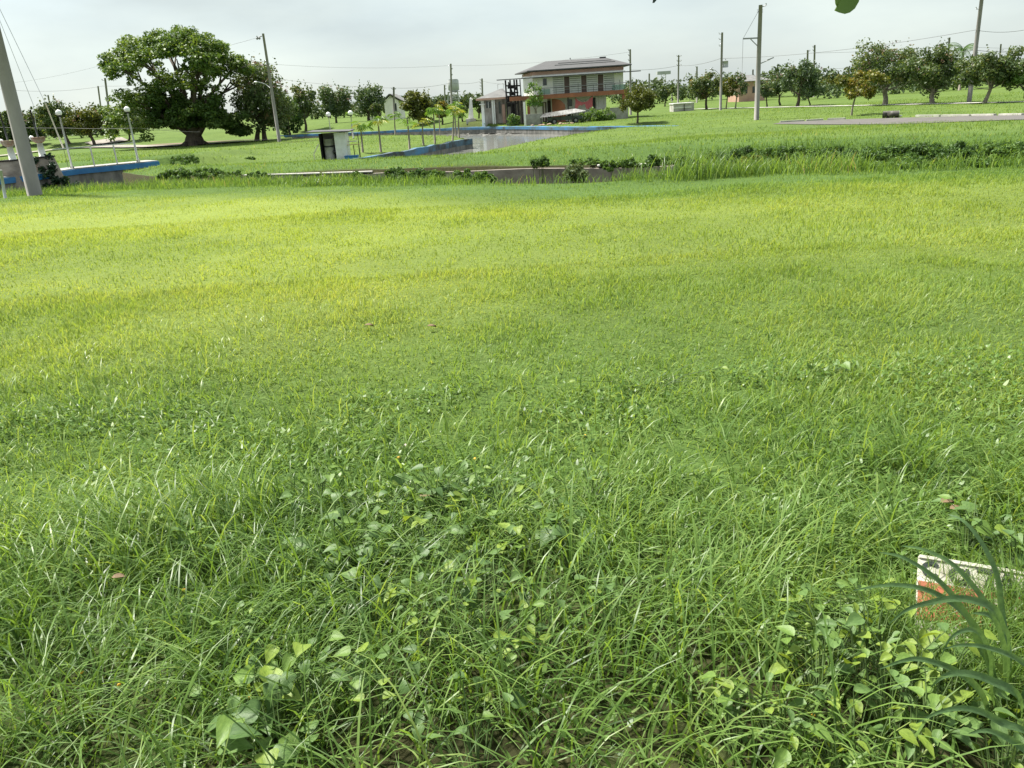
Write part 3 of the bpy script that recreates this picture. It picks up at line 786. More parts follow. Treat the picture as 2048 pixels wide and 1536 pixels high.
# ground floor behind the balcony
box('ground_wall', (6.9, HY + 1.2, GZ0), (13.6, HY + 1.5, zt2 - .22), 'white_wall', house)
box('ground_wall', (4.3, HY + 1.2, GZ0), (6.45, HY + 1.5, zt2 - .22), 'white_wall', house)
box('back_wall', (4.2, HY + 6.2, GZ0), (14.2, HY + 6.4, zt2 - .02), 'smudged_wall', house)
box('column', (3.92, HY - 1.2, GZ0), (4.22, HY - .9, zt2 - .48), 'orange_paint', house)
box('column', (15.2, HY - 1.1, GZ0), (15.6, HY - .7, zt2 - .48), 'orange_paint', house)
box('column', (8.7, HY - 1.1, GZ0), (8.85, HY - .95, zt2 - .48), 'dark_wood', house)
d = box('door', (5.84, HY + 1.12, GZ0 + .1), (6.34, HY + 1.196, 1.15), 'brown_door', house)
box('door_panel', (6.0, HY + 1.10, GZ0 + .2), (6.16, HY + 1.117, 1.05), 'plank_white', d)
box('doorway_shade', (6.46, HY + 1.3, GZ0), (6.89, HY + 1.34, 1.3), 'dark_wood', house)  # dark sheet across the wall gap, its colour stands in for shade inside
# curved orange wall
cv = [(6.92 + 1.5 * t, HY - .1 - .9 * math.sin(t * 1.57)) for t in np.linspace(0, 1, 9)]
MB().add([(x, y, GZ0) for x, y in cv] + [(x - .45 * (i / 8) ** 2 * 0, y, 1.45 - .75 * (i / 8) ** 3) for i, (x, y) in enumerate(cv)], [(i, i + 1, 10 + i, 9 + i) for i in range(8)], True).build('curved_wall', 'orange_paint', house)
for a, b, z0, z1 in ((8.95, 9.46, .5, 1.28), (11.7, 12.26, GZ0, 1.3)):  # second pane, down to the floor, is a dark sheet for a shaded bay
    w = box('window', (a, HY + 1.15, z0), (b, HY + 1.196, z1), 'dark_glass', house)
    box('window_frame', (a - .07, HY + 1.13, z1 + .003), (b + .07, HY + 1.194, z1 + .07), 'white_paint', w)
    box('window_frame', (a - .07, HY + 1.13, z0), (a - .003, HY + 1.194, z1), 'white_paint', w)
for k in range(4):
    box('shutter_panel', (12.34 + k * .30, HY + .9, GZ0), (12.61 + k * .30, HY + .97, 1.4), 'white_paint', house)
MB().ball((14.0, HY + .5, 1.48), .32, 12, 6, .35).build('ceiling_lamp', 'globe_glass', house)
box('red_wall', (2.6, HY + .4, GZ0), (3.8, HY + .7, zt2 - .5), 'smudged_wall', house)
# pink cloth strung below the balcony
cloth = thing('hanging_cloth', 'faded pink cloth hanging under the balcony beam', 'cloth', (10.7, HY - .9, 0))
NV = 22
v, f = [], []
for i in range(NV):
    s_ = i / (NV - 1)
    x = 9.62 + s_ * 2.1
    top = 1.5 - 1.0 * (1 - (2 * s_ - .95) ** 2) * .62 if s_ < .93 else 1.5
    bot = .15 + .55 * (1 - abs(2 * s_ - .9)) * (s_ < .6) - .1 * math.sin(s_ * 20)
    bot = min(bot, top - .25)
    for j in range(6):
        v.append((x + .04 * math.sin(j + i), HY - .9 + .06 * math.sin(i * 1.1 + j * .6), top + (bot - top) * j / 5))
f = [(i * 6 + j, (i + 1) * 6 + j, (i + 1) * 6 + j + 1, i * 6 + j + 1) for i in range(NV - 1) for j in range(5)]
MB().add(v, f, True).build('fabric', 'pink_cloth', cloth)
MB().tube([(9.6, HY - .9, 1.5), (10.6, HY - .9, .95), (11.75, HY - .9, 1.52)], .02, 5).build('rope', 'wire', cloth)

# charred timber frame between the house and the annexe
ch = thing('charred_frame', 'burnt black timber stair frame beside the white house', 'frame', (2.3, HY - .2, GZ0))
for x in (1.55, 2.05, 2.55, 2.9, 3.3):
    MB().beam((x, HY - .3, GZ0), (x + rnd.uniform(-.06, .06), HY - .3 + rnd.uniform(-.1, .1), zcan), .19 if x < 3 else .12).build('post', 'charred', ch)
for z, a, b in ((3.25, 1.5, 3.3), (2.5, 1.5, 3.0), (2.05, 1.5, 3.35), (1.2, 1.7, 3.0)):
    MB().beam((a, HY - .32, z), (b, HY - .32, z + rnd.uniform(-.1, .1)), .12, .16).build('crossbeam', 'charred', ch)
for k in range(7):
    x = 1.6 + .22 * k
    z = rnd.uniform(2.3, 3.0)
    MB().beam((x, HY - .25, z), (x + rnd.uniform(-.2, .3), HY - .25, z + rnd.uniform(.4, .7)), .13, .10).build('burnt_board', 'charred', ch)
for a, b in (((1.75, 2.9), (2.7, 3.15)), ((1.9, 2.15), (2.6, 2.4)), ((1.55, 1.4), (1.95, 2.0)), ((1.6, .9), (2.1, 1.35))):
    box('burnt_panel', (a[0], HY - .12, a[1]), (b[0], HY - .06, b[1]), 'charred', ch)
box('sooty_wall', (1.5, HY + .5, GZ0), (3.3, HY + .7, 1.5), 'smudged_wall', ch)
box('doorway_shade', (2.05, HY + .42, GZ0), (2.75, HY + .49, 1.3), 'charred', ch)  # near-black plate paints in the unlit inside of the passage

# single storey annexe on the left
an = thing('annexe', 'single storey white annexe with grey hipped roof beside burnt frame', 'house', (0, HY + 1.5, -.6))
AY = HY + .6
an_w = MB().prism([(-1.5, AY), (1.45, AY), (1.45, AY + 6), (-1.5, AY + 6)], -1.4, 1.86).build('wall', 'smudged_wall', an)
e = [(-2.1, AY - .7, 1.92), (1.85, AY - .7, 1.92), (1.85, AY + 6.5, 1.92), (-2.1, AY + 6.5, 1.92)]
et = [(a, b, c + .1) for a, b, c in e]
MB().add(e + et + [(.9, AY + 2.2, 3.0), (1.3, AY + 3.6, 3.02)], [(0, 3, 2, 1), (0, 1, 5, 4), (1, 2, 6, 5), (2, 3, 7, 6), (3, 0, 4, 7), (4, 5, 8), (5, 6, 9, 8), (6, 7, 9), (7, 4, 8, 9)]).build('roof', 'roof_light', an)
box('fascia', (-2.12, AY - .76, 1.80), (1.7, AY - .703, 2.03), 'peach_trim', an)
for a, b in ((-.28, -.08), (-.03, .10)):
    box('column', (a, AY - .5, -1.3), (b, AY - .3, 1.79), 'white_paint', an)
box('corner_post', (-1.56, AY - .12, -1.3), (-1.2, AY - .003, 1.78), 'white_wall', an)
w = box('window', (-.95, AY - .05, .9), (-.4, AY - .004, 1.62), 'dark_glass', an)
box('window_bar', (-.70, AY - .08, .9), (-.65, AY - .052, 1.62), 'white_paint', w)
box('window', (.55, AY - .05, .2), (.8, AY - .004, 1.55), 'dark_glass', an)
box('awning', (-1.75, AY - .6, 1.30), (-1.1, AY - .13, 1.40), 'white_paint', an)
box('side_panel', (.95, AY - .2, -1.3), (1.3, AY - .08, 1.2), 'peach_trim', an)
rl = MB()
rl.tube([(.6, AY + 2, 2.7), (.6, AY + 2, 3.5)], .02, 5).tube([(1.3, AY + 2, 2.9), (1.3, AY + 2, 3.6)], .02, 5).tube([(.6, AY + 2, 3.5), (1.3, AY + 2, 3.6)], .02, 5)
rl.build('roof_rail', 'steel', an)

# white obelisk post
P = at(942, 238, 103)
ob_ = thing('obelisk_post', 'slim white tapering obelisk standing left of the annexe', 'monument', (P[0], 103, hz(P[0], 103)))
t_ = at(941.5, 197, 103)
v = [(P[0] - .34, 102.7, P[2]), (P[0] + .34, 102.7, P[2]), (P[0] + .34, 103.3, P[2]), (P[0] - .34, 103.3, P[2]), (t_[0] - .14, 102.9, t_[2]), (t_[0] + .14, 102.9, t_[2]), (t_[0] + .14, 103.1, t_[2]), (t_[0] - .14, 103.1, t_[2]), (t_[0], 103, t_[2] + .15)]
MB().add(v, [(0, 3, 2, 1), (0, 1, 5, 4), (1, 2, 6, 5), (2, 3, 7, 6), (3, 0, 4, 7), (4, 5, 8), (5, 6, 8), (6, 7, 8), (7, 4, 8)]).build('shaft', 'white_paint', ob_)
box('plinth', (P[0] - .6, 102.3, hz(P[0], 103) - .3), (P[0] + .6, 103.7, P[2] + .05), 'kerb', ob_)

# yard wall, lean-to, old jeep
YW = 95.0
gz = hz(10, YW)
o = MB().box((8.6, YW, gz - .2), (15.4, YW + .18, .05)).build('yard_wall', 'concrete'); tag(o, 'plain grey block wall in front of the white shutters', 'wall')
for k in range(3): box('wall_cap', (8.7 + k * 2.2, YW - .03, .052), (10.8 + k * 2.2, YW + .21, .10), 'concrete', o)
o = MB().box((3.55, 93.5, gz - .3), (5.4, 93.7, .0)).build('yard_wall', 'concrete'); tag(o, 'short grey wall beside the white gate post', 'wall')
gpst = MB().box((3.30, 93.3, gz - .3), (3.52, 93.52, 1.35)).build('gate_post', 'white_paint'); tag(gpst, 'tall thin white gate post left of the short grey wall', 'post')
lt = thing('lean_to', 'low rusty lean-to of sloping corrugated sheets over the old jeep', 'shelter', (7.5, 92.5, gz))
def corrug(A, B, C, Dp, n=14):
    A, B, C, Dp = [np.array(q, float) for q in (A, B, C, Dp)]
    v = []
    for i in range(n * 2 + 1):
        t = i / (n * 2); dz = .025 * (1 if i % 2 else -1)
        p, q = A + (B - A) * t, Dp + (C - Dp) * t
        v += [(p[0], p[1], p[2] + dz), (q[0], q[1], q[2] + dz)]
    return MB().add(v, [(2 * i, 2 * i + 2, 2 * i + 3, 2 * i + 1) for i in range(n * 2)])
corrug((7.4, 91.2, -.28), (10.2, 91.2, .02), (9.2, 93.6, .28), (6.8, 93.6, .1)).build('roof_sheet', 'sheet_metal', lt)
corrug((4.9, 91.0, -.40), (7.5, 91.0, -.27), (7.2, 93.4, .12), (5.6, 93.4, .0)).build('roof_sheet', 'sheet_metal', lt)
for x, y, z in ((5.1, 91.3, -.45), (7.3, 91.3, -.35), (9.9, 91.4, -.06), (9.1, 93.4, .2), (5.7, 93.3, -.1), (8.6, 91.3, -.2)):
    MB().beam((x, y, hz(x, y) - .1), (x, y, z), .07).build('post', 'dark_wood', lt)
jp = thing('old_jeep', 'dark green derelict jeep parked under the lean-to roof', 'vehicle', (7.9, 92.2, gz))
body = [(5.9, gz + .38), (9.6, gz + .38), (9.75, gz + .55), (9.7, gz + .72), (8.6, gz + .78), (5.9, gz + .74)]
v = [(x, 91.6, z) for x, z in body] + [(x, 93.1, z) for x, z in body]
MB().add(v, [(0, 1, 2, 3, 4, 5), (11, 10, 9, 8, 7, 6)] + [(i, i + 6, (i + 1) % 6 + 6, (i + 1) % 6) for i in range(6)]).build('body', 'vehicle_green', jp)
for x in (6.6, 9.0):
    for y in (91.55, 93.0):
        wv = MB().tube([(x, y, gz + .30), (x, y + .2, gz + .30)], .32, 14).build('wheel', 'tyre', jp)
        MB().tube([(x, y - .01, gz + .30), (x, y + .21, gz + .30)], .15, 10).build('rim', 'steel', wv)
for x in (7.6, 8.7, 9.4): MB().beam((x, 91.7, gz + .72), (x - .06, 91.7, gz + 1.12), .05).build('pillar', 'black_iron', jp)
MB().tube([(9.72, 91.75, gz + .58), (9.8, 91.75, gz + .58)], .13, 10).build('headlight', 'galvanised', jp)
box('seat', (8.2, 92.0, gz + .7), (8.5, 92.9, gz + 1.0), 'black_iron', jp)
v, f = [], []
o = MB()
for k in range(26):
    x = rnd.uniform(3.9, 8.6); y = rnd.uniform(89.6, 91); r = rnd.uniform(.08, .24)
    o.ball((x, y, hz(x, y) + r * .3), r, 6, 4, .6)
o = o.build('rubble', 'rubble'); tag(o, 'heap of tan rubble along the pond wall', kind='stuff')
P = at(1026, 250, 96.5)
bx_ = thing('concrete_block', 'small mossy concrete block on the pond wall below the gate post', 'block', (P[0], P[1], -1.3))
box('block', (P[0] - .75, P[1] - .3, -1.9), (P[0] + .75, P[1] + .4, -.92), 'dark_concrete', bx_)
box('opening_shade', (P[0] - .05, P[1] - .33, -1.45), (P[0] + .55, P[1] - .303, -1.1), 'charred', bx_)  # black plate on the face, painted as the shade of a hole

# far white gabled house
gy = 150.0
c0, c1 = at(766, 240, gy), at(806, 240, gy)
gb = thing('gabled_house', 'white gabled house with grey roof behind the trees', 'house', (c0[0] + 2, gy, c0[2]))
x0, x1 = c0[0], at(783, 200, gy)[0] + 1.6
apx = at(776.5, 189, gy); ez = at(768, 203, gy)[2]
xm = apx[0]; xl, xr = at(768, 203, gy)[0], at(797, 202, gy)[0]
v = [(xl, gy, c0[2] - .5), (xr, gy, c0[2] - .5), (xr, gy, ez), (xm + .3, gy, apx[2] - .15), (xl, gy, ez)]
nb_ = len(v)
MB().add(v + [(a, gy + 9, c) for a, _, c in v], [(0, 1, 2, 3, 4), (9, 8, 7, 6, 5)] + [(i, i + 5, (i + 1) % 5 + 5, (i + 1) % 5) for i in range(5)]).build('wall', 'white_wall', gb)
for s_ in (-1, 1):
    ex = xl - .6 if s_ < 0 else xr + .9
    pts = [(xm + .3, gy - .6, apx[2]), (xm + .3, gy + 9.6, apx[2]), (ex, gy + 9.6, ez - .25), (ex, gy - .6, ez - .25)]
    if s_ > 0: pts = pts[::-1]
    MB().slab(pts, .15).build('roof_slope', 'roof_light', gb)
for px in (780, 784):
    p, q = at(px - .8, 192, gy), at(px + .8, 197, gy)
    box('gable_slot', (p[0], gy - .05, q[2]), (q[0], gy - .004, p[2]), 'dark_glass', gb)
p, q = at(789, 207, gy), at(794, 222, gy)
w = box('window', (p[0], gy - .06, q[2]), (q[0], gy - .004, p[2]), 'dark_glass', gb)
box('window_frame', (p[0] - .12, gy - .09, q[2] - .12), (q[0] + .12, gy - .063, q[2] - .003), 'white_paint', w)
o = MB().box((at(738, 238, gy - 6)[0], gy - 6, at(740, 243, gy - 6)[2]), (at(808, 234, gy - 6)[0], gy - 5.8, at(790, 231, gy - 6)[2])).build('garden_wall', 'white_wall'); tag(o, 'low white garden wall before the gabled house', 'wall')
for k in range(5):
    x = at(742 + k * 15, 236, gy - 6)[0]
    box('pillar', (x - .15, gy - 6.05, o.data.vertices[0].co.z), (x + .15, gy - 6.003, o.data.vertices[4].co.z + .05), 'white_paint', o)

# water tower
ty = 230.0
T0, T1 = at(907.5, 206, ty), at(906, 161, ty)
wt = thing('water_tower', 'grey cylindrical water tank on a lattice tower', 'water tower', (T0[0], ty, T0[2] - 2))
tk = MB().tube([(T1[0], ty, T1[2] - 2.85), (T1[0], ty, T1[2] - 2.4), (T1[0], ty, T1[2]), (T1[0], ty, T1[2] + .3)], [1.05, 1.5, 1.5, 1.2], 16).build('tank', 'tank_grey', wt)
MB().tube([(T1[0], ty, T1[2] - 2.95), (T1[0], ty, T1[2] - 2.85)], 1.8, 16).build('walkway', 'steel', wt)
lv = [T0[2] - 3, T0[2] - .5, T0[2] + 1.0, T1[2] - 4.1, T1[2] - 2.95]
def lc(i, z):
    k = (z - lv[0]) / (lv[-1] - lv[0]); r = 2.0 - .75 * k
    return (T0[0] + (r if i in (0, 3) else -r), ty + (r if i < 2 else -r), z)
for i in range(4):
    MB().tube([lc(i, lv[0]), lc(i, lv[-1])], .13, 6).build('leg', 'tank_grey', wt)
for a, b in zip(lv[:-1], lv[1:]):
    for i in range(4):
        j = (i + 1) % 4
        MB().tube([lc(i, a), lc(j, b)], .07, 5).build('brace', 'tank_grey', wt)
        MB().tube([lc(i, b), lc(j, b)], .07, 5).build('girt', 'tank_grey', wt)

# low concrete box far right of the house
A, B = at(1347, 219, 112), at(1388, 221, 112)
zt_ = at(1368, 207.5, 112)[2]; zb_ = hz(A[0], 112) - .1
tb = thing('concrete_tank', 'low whitewashed concrete tank on the far lawn', 'tank', (A[0], 112, zb_))
box('block', (A[0], 112, zb_), (B[0], 114.5, zt_), 'kerb', tb)
box('rim', (A[0] - .08, 111.9, zt_ + .003), (B[0] + .08, 114.6, zt_ + .12), 'white_paint', tb)
box('plaster_band', (A[0] - .02, 111.95, zt_ - .55), (B[0] - .35, 111.997, zt_ - .40), 'white_paint', tb)
MB().beam((A[0] + 1.45, 111.8, zb_), (A[0] + 1.4, 111.8, zt_ - .05), .08).build('stake', 'dark_wood', tb)

# pink roofed house far right, mostly behind trees
py_ = 150.0
A, B = at(1478, 190, py_), at(1530, 190, py_)
ph = thing('pink_house', 'low house with pale roof and red walls behind the far trees', 'house', (A[0], py_, -1.2))
box('wall', (A[0], py_, -1.4), (B[0], py_ + 7, at(1500, 163, py_)[2]), 'peach_trim', ph)
zz = at(1500, 162, py_)[2]
MB().add([(A[0] - .8, py_ - .8, zz), (B[0] + .8, py_ - .8, zz), (B[0] + .8, py_ + 7.8, zz), (A[0] - .8, py_ + 7.8, zz), (A[0] + 1.5, py_ + 3.5, zz + 1.1), (B[0] - 1.5, py_ + 3.5, zz + 1.1)], [(0, 3, 2, 1), (0, 1, 5, 4), (1, 2, 5), (2, 3, 4, 5), (3, 0, 4)]).build('roof', 'roof_light', ph)
for k in range(3):
    x = A[0] + .8 + k * 1.6
    box('window', (x, py_ - .05, .2), (x + .7, py_ - .004, 1.3), 'dark_glass', ph)

# ------------------------------------------------------------------ shed by the pond
SY = 52.0
def shx(px, py): q = at(px, py, SY); return q[0], q[2]
a, z_r = shx(636, 268); b_, _ = shx(668, 268); c_, _ = shx(690, 268)
zb_ = hz(a, SY) - .1
sh = thing('pump_shed', 'small open white panel shed with flat dark roof by the pond', 'shed', (a, SY, zb_))
box('side_panel', (b_ - .02, SY - .03, zb_), (c_, SY, z_r), 'white_paint', sh)
box('back_panel', (a, SY + 1.1, zb_), (c_, SY + 1.14, z_r), 'concrete', sh)
box('left_panel', (a, SY + .08, zb_), (a + .05, SY + 1.097, z_r), 'charred', sh)  # not burnt: near-black colour paints in the shed's dark interior
box('right_panel', (c_ - .04, SY + .004, zb_), (c_, SY + 1.095, z_r), 'white_paint', sh)
ra, rb = shx(616, 264)[0], shx(702, 268)[0]
MB().slab([(ra, SY - .55, z_r + .12), (rb, SY - .55, z_r + .02), (rb, SY + 1.5, z_r + .06), (ra, SY + 1.5, z_r + .16)], .06).build('roof', 'roof_grey', sh)
tk = MB().tube([(a + .52, SY + .55, zb_), (a + .52, SY + .55, z_r - .35)], .36, 18).build('tank', 'concrete', sh)
MB().tube([(a + .52, SY + .55, zb_ + .9), (a + .52, SY + .55, zb_ + 1.0)], .365, 18).build('strap', 'black_iron', tk)
MB().tube([(b_ - .16, SY + .3, zb_), (b_ - .16, SY + .3, zb_ + .9), (b_ - .3, SY + .4, zb_ + 1.0)], .05, 8).build('pipe', 'black_iron', sh)
MB().ball((b_ - .16, SY + .25, zb_ + .6), .13, 10, 7).build('pump', 'black_iron', sh)
MB().beam((a - .45, SY, zb_ + .55), (a - .05, SY, zb_ + 1.15), .06).build('prop', 'plank_white', sh)
MB().beam((a - .40, SY, zb_), (a - .45, SY, zb_ + .6), .05).build('prop', 'plank_white', sh)
# bench frame and blue box beside the shed
bx0, zz1 = shx(687, 284.5); bx1, zz2 = shx(718, 289.5)
bn = thing('bench_frame', 'slatted bench frame of pale planks beside the shed', 'bench', (bx0, SY + .4, zb_))
MB().beam((bx0, SY + .7, zz1), (shx(710, 283)[0], SY + .7, zz1), .16, .06).build('slat', 'plank_white', bn)
MB().beam((bx0, SY + .3, shx(690, 291)[1]), (bx1, SY + .3, shx(690, 291)[1] + .02), .14, .05).build('slat', 'plank_yellow', bn)
for x, zt_, y in ((bx0 + .12, zz1, SY + .72), (bx0 + .55, zz1 - .2, SY + .32), (bx0 + .85, zz1 + .5, SY + .6), (bx1 - .08, zz1 - .2, SY + .32)):
    MB().beam((x, y, zb_), (x, y, zt_), .045).build('leg', 'dark_wood', bn)
A = shx(692, 313)[0]; B = shx(717, 313)[0]
bb = thing('blue_box', 'low blue painted box at the foot of the bench frame', 'box', (A, SY - .3, zb_))
zbx = shx(705, 311.5)[1]
box('body', (A, SY - .5, zb_), (B, SY + .1, zbx), 'blue_clean', bb)
box('lid', (A - .03, SY - .53, zbx + .002), (B + .03, SY + .13, zbx + .04), 'blue_clean', bb)

# ------------------------------------------------------------------ deck, railing and pedestals on the left
dk_px = [(-60, 363), (5, 356.5), (97, 346), (155, 338), (317, 322.5)]
DK = [atz(a, b, -.45) for a, b in dk_px]
ax = DK[3] - DK[4]; ax /= np.linalg.norm(ax); nrm = np.array([-ax[1], ax[0], 0])
if nrm[1] < 0: nrm = -nrm
dk = thing('footbridge', 'concrete footbridge slab with blue painted edge on the left', 'bridge', (DK[3][0], DK[3][1], -1.4))
for i in range(4):
    A, B = DK[i], DK[i + 1]
    pl = [(A[0], A[1]), (B[0], B[1]), (B[0] + nrm[0] * 1.9, B[1] + nrm[1] * 1.9), (A[0] + nrm[0] * 1.9, A[1] + nrm[1] * 1.9)]
    MB().prism(pl, -1.9, -.46).build('abutment', 'dark_concrete', dk)
    pl2 = [(A[0] - nrm[0] * .1, A[1] - nrm[1] * .1), (B[0] - nrm[0] * .1, B[1] - nrm[1] * .1), (B[0] + nrm[0] * 1.8, B[1] + nrm[1] * 1.8), (A[0] + nrm[0] * 1.8, A[1] + nrm[1] * 1.8)]
    MB().prism(pl2, -.72, -.455).build('blue_edge', 'blue_clean', dk)
    MB().prism([(x + nrm[0] * .12, y + nrm[1] * .12) for x, y in pl2], -.45, -.40).build('deck', 'concrete', dk)
def deckp(px, back=.35):
    k = np.interp(px, [a for a, _ in dk_px], np.arange(5)); i = min(int(k), 3); t = k - i
    return (DK[i] * (1 - t) + DK[i + 1] * t) + nrm * back
rl = thing('railing', 'low pale railing with glass infill along the footbridge edge', 'railing', tuple(deckp(150)))
RA, RB = deckp(119), deckp(281)
zr = -.40 + 1.05
MB().beam((RA[0], RA[1], zr), (RB[0], RB[1], zr), .05).build('rail', 'galvanised', rl)
for px in (149, 192, 237, 280.5):
    q = deckp(px); MB().beam((q[0], q[1], -.40), (q[0], q[1], zr), .06).build('post', 'white_paint', rl)
m, n, l, b = newmat('clear_glass')
b.inputs['Base Color'].default_value = (.9, .95, .93, 1); b.inputs['Roughness'].default_value = .03; b.inputs['Transmission Weight'].default_value = 1; b.inputs['IOR'].default_value = 1.05
for p0, p1 in ((149, 192), (192, 237), (237, 280.5)):
    A, B = deckp(p0 + 1.5), deckp(p1 - 1.5)
    MB().beam((A[0], A[1], -.40 + .52), (B[0], B[1], -.40 + .52), .012, .9).build('glass_panel', 'clear_glass', rl)
def globe_lamp(base, top, label, r=.16, mat='galvanised'):
    base = np.array(base, float); top = np.array(top, float)
    t = thing('globe_lamp', label, 'street lamp', base, 'globe lamps round the pond')
    MB().tube([base, base * .5 + top * .5, top - [0, 0, r]], [.055, .05, .042], 10).build('pole', mat, t)
    MB().tube([top - [0, 0, r * 1.35], top - [0, 0, r * .75]], [.05, r * .75], 12).build('collar', 'black_iron', t)
    MB().ball(top, r, 16, 10).build('globe', 'globe_glass', t)
    MB().tube([base, base + [0, 0, .1]], .10, 10).build('base_plate', 'concrete', t)
    return t
for px, tpx, tpy, lab in ((150, 128, 225, 'white globe lamp on a grey post nearest the stone pedestals'), (281, 270, 218, 'white globe lamp at the far end of the footbridge railing')):
    q = deckp(px, .45); t = at(tpx, tpy, q[1]); globe_lamp((q[0], q[1], -.40), (q[0], q[1], t[2]), lab)
for bx, by, tx, tyy, Y, lab in ((661.5, 266, 658, 229, 104, 'white globe lamp on the bank behind the shed roof'), (706, 268, 704, 226, 88, 'white globe lamp rising between shed and papaya trees')):
    p = at(bx, by, Y); t = at(tx, tyy, Y); g = hz(p[0], Y); globe_lamp((p[0], Y, g), (p[0], Y, t[2]), lab, .30 if Y > 100 else .27)
# pedestals with columns and thin black rods
def pedestal(px0, px1, top, cpx, ctop, rod, lab, ivy):
    q = deckp((px0 + px1) / 2, .5); Y = q[1]
    A, B = at(px0, top + 30, Y)[0], at(px1, top + 30, Y)[0]
    xm = (A + B) / 2; zt_ = at((px0 + px1) / 2, top, Y)[2]; w = (B - A) / 2
    t = thing('stone_pedestal', lab, 'pedestal', (xm, Y, -.4))
    v = [(xm - w, Y - .45, -1.2), (xm + w, Y - .45, -1.2), (xm + w, Y + .45, -1.2), (xm - w, Y + .45, -1.2), (xm - w * .55, Y - .3, zt_), (xm + w * .55, Y - .3, zt_), (xm + w * .55, Y + .3, zt_), (xm - w * .55, Y + .3, zt_)]
    MB().add(v, [(0, 3, 2, 1), (4, 5, 6, 7), (0, 1, 5, 4), (1, 2, 6, 5), (2, 3, 7, 6), (3, 0, 4, 7)]).build('plinth', 'canal_wall', t)
    box('cap', (xm - w * .62, Y - .34, zt_ + .002), (xm + w * .62, Y + .34, zt_ + .07), 'charred', t)
    zc = at(cpx, ctop, Y)[2]
    cx_ = at(cpx, ctop + 20, Y)[0]
    MB().tube([(cx_, Y, zt_ + .07), (cx_, Y, zc - .28)], [.17, .13], 12).build('column', 'white_paint', t)
    c = MB().tube([(cx_, Y, zc - .28), (cx_, Y, zc - .18), (cx_, Y, zc)], [.16, .30, .34], 8).build('capital', 'capital_paint', t)
    MB().ball((cx_ - .28, Y - .1, zc - .02), .12, 8, 6).build('spotlight', 'globe_glass', c)
    zr_ = at(rod[0], rod[1], Y)[2]
    MB().tube([(cx_, Y, zc), (cx_ - .04, Y, zr_)], .04, 6).build('rod', 'black_iron', t)
    return t, (xm, Y, w, zt_)
pedestal(4, 48, 322, 21, 281, (4, 221), 'bare stone pedestal with white column half behind the concrete pole', False)
pd, (ixm, iY, iw, izt) = pedestal(66, 122, 315, 81, 274, (66, 219), 'ivy covered stone pedestal with white column right of the concrete pole', True)

# barrel on its side at the edge of the asphalt
P = G(1781, 236)
br = thing('rubbish_barrel', 'dark metal barrel lying on its side beside the asphalt', 'barrel', tuple(P))
L_ = 26 / ppm(P) / 2; R_ = 13.5 / ppm(P) / 2
MB().tube([(P[0] - L_, P[1] + .25, P[2] + R_), (P[0] - L_ * .4, P[1] + .15, P[2] + R_), (P[0] - L_ * .35, P[1] + .15, P[2] + R_), (P[0] + L_ * .3, P[1] - .1, P[2] + R_), (P[0] + L_, P[1] - .25, P[2] + R_)], [R_, R_, R_ * 1.05, R_ * 1.05, R_], 20, False).build('drum', 'barrel_paint', br)
MB().tube([(P[0] - L_, P[1] + .25, P[2] + R_), (P[0] - L_ * .98, P[1] + .245, P[2] + R_)], R_ * .98, 20).build('bottom', 'barrel_paint', br)
MB().tube([(P[0] + L_ * .96, P[1] - .24, P[2] + R_), (P[0] + L_ * 1.01, P[1] - .25, P[2] + R_)], R_ * 1.05, 20, False).build('rim', 'steel', br)
MB().ball((P[0] + L_ + .1, P[1] - .3, P[2] + .1), .12, 7, 5, .7).build('spilled_paper', 'white_paint', br)

# ------------------------------------------------------------------ trees
def leaf_cloud(C, R, n, size, rg, flat=0.35, out=.5, aspect=1.7, squash=.8):
    """n leaves gathered in clumps: C centres (k,3), R radii (k,)"""
    k = len(C)
    p = R ** 2 / np.sum(R ** 2)
    ci = rg.choice(k, n, p=p)
    d = rg.normal(size=(n, 3)); d /= np.linalg.norm(d, axis=1)[:, None] + 1e-9
    rr = rg.random(n) ** .42
    P = C[ci] + d * (rr * R[ci])[:, None] * np.array([1, 1, squash])
    nrm = d * out + rg.normal(size=(n, 3)) * .6 + np.array([0, 0, flat])
    nrm /= np.linalg.norm(nrm, axis=1)[:, None] + 1e-9
    a = rg.normal(size=(n, 3)); u = np.cross(nrm, a); u /= np.linalg.norm(u, axis=1)[:, None] + 1e-9
    w = np.cross(nrm, u)
    s = size * rg.uniform(.6, 1.4, n)[:, None]
    u = u * s * aspect / 2; w = w * s / 2
    dip = nrm * s * .15
    V = np.stack([P - u, P - w - dip * .2, P + u - dip, P + w - dip * .2], 1).reshape(-1, 3)
    Q = (np.arange(n) * 4)[:, None] + np.array([0, 1, 2, 3])[None]
    return V, Q, ci, rr
def crown_mesh(name, C, R, n, size, mat, parent, rg, tint_c=.45, tint_s=.22, **kw):
    V, Q, ci, rr = leaf_cloud(C, R, n, size, rg, **kw)
    ct = rg.normal(0, .14, len(C))
    tint = np.clip(rg.normal(tint_c, tint_s, n) + ct[ci], 0, 1)
    return np_mesh(name, V, None, Q, mat, parent, attrs={'tint': np.repeat(tint, 4)}, smooth=False)
def ell_clumps(c, r, k, rg, rmin=.26, rmax=.44, shell=.35, low=-.9):
    """clump centres spread through the outer part of an ellipsoid"""
    d = rg.normal(size=(k * 3, 3)); d /= np.linalg.norm(d, axis=1)[:, None]
    d = d[d[:, 2] > low][:k]
    rad = (shell + (1 - shell) * rg.random(len(d)) ** .6) * .84
    C = np.array(c) + d * rad[:, None] * np.array(r)
    return C, rg.uniform(rmin, rmax, len(d)) * min(r) * 1.0
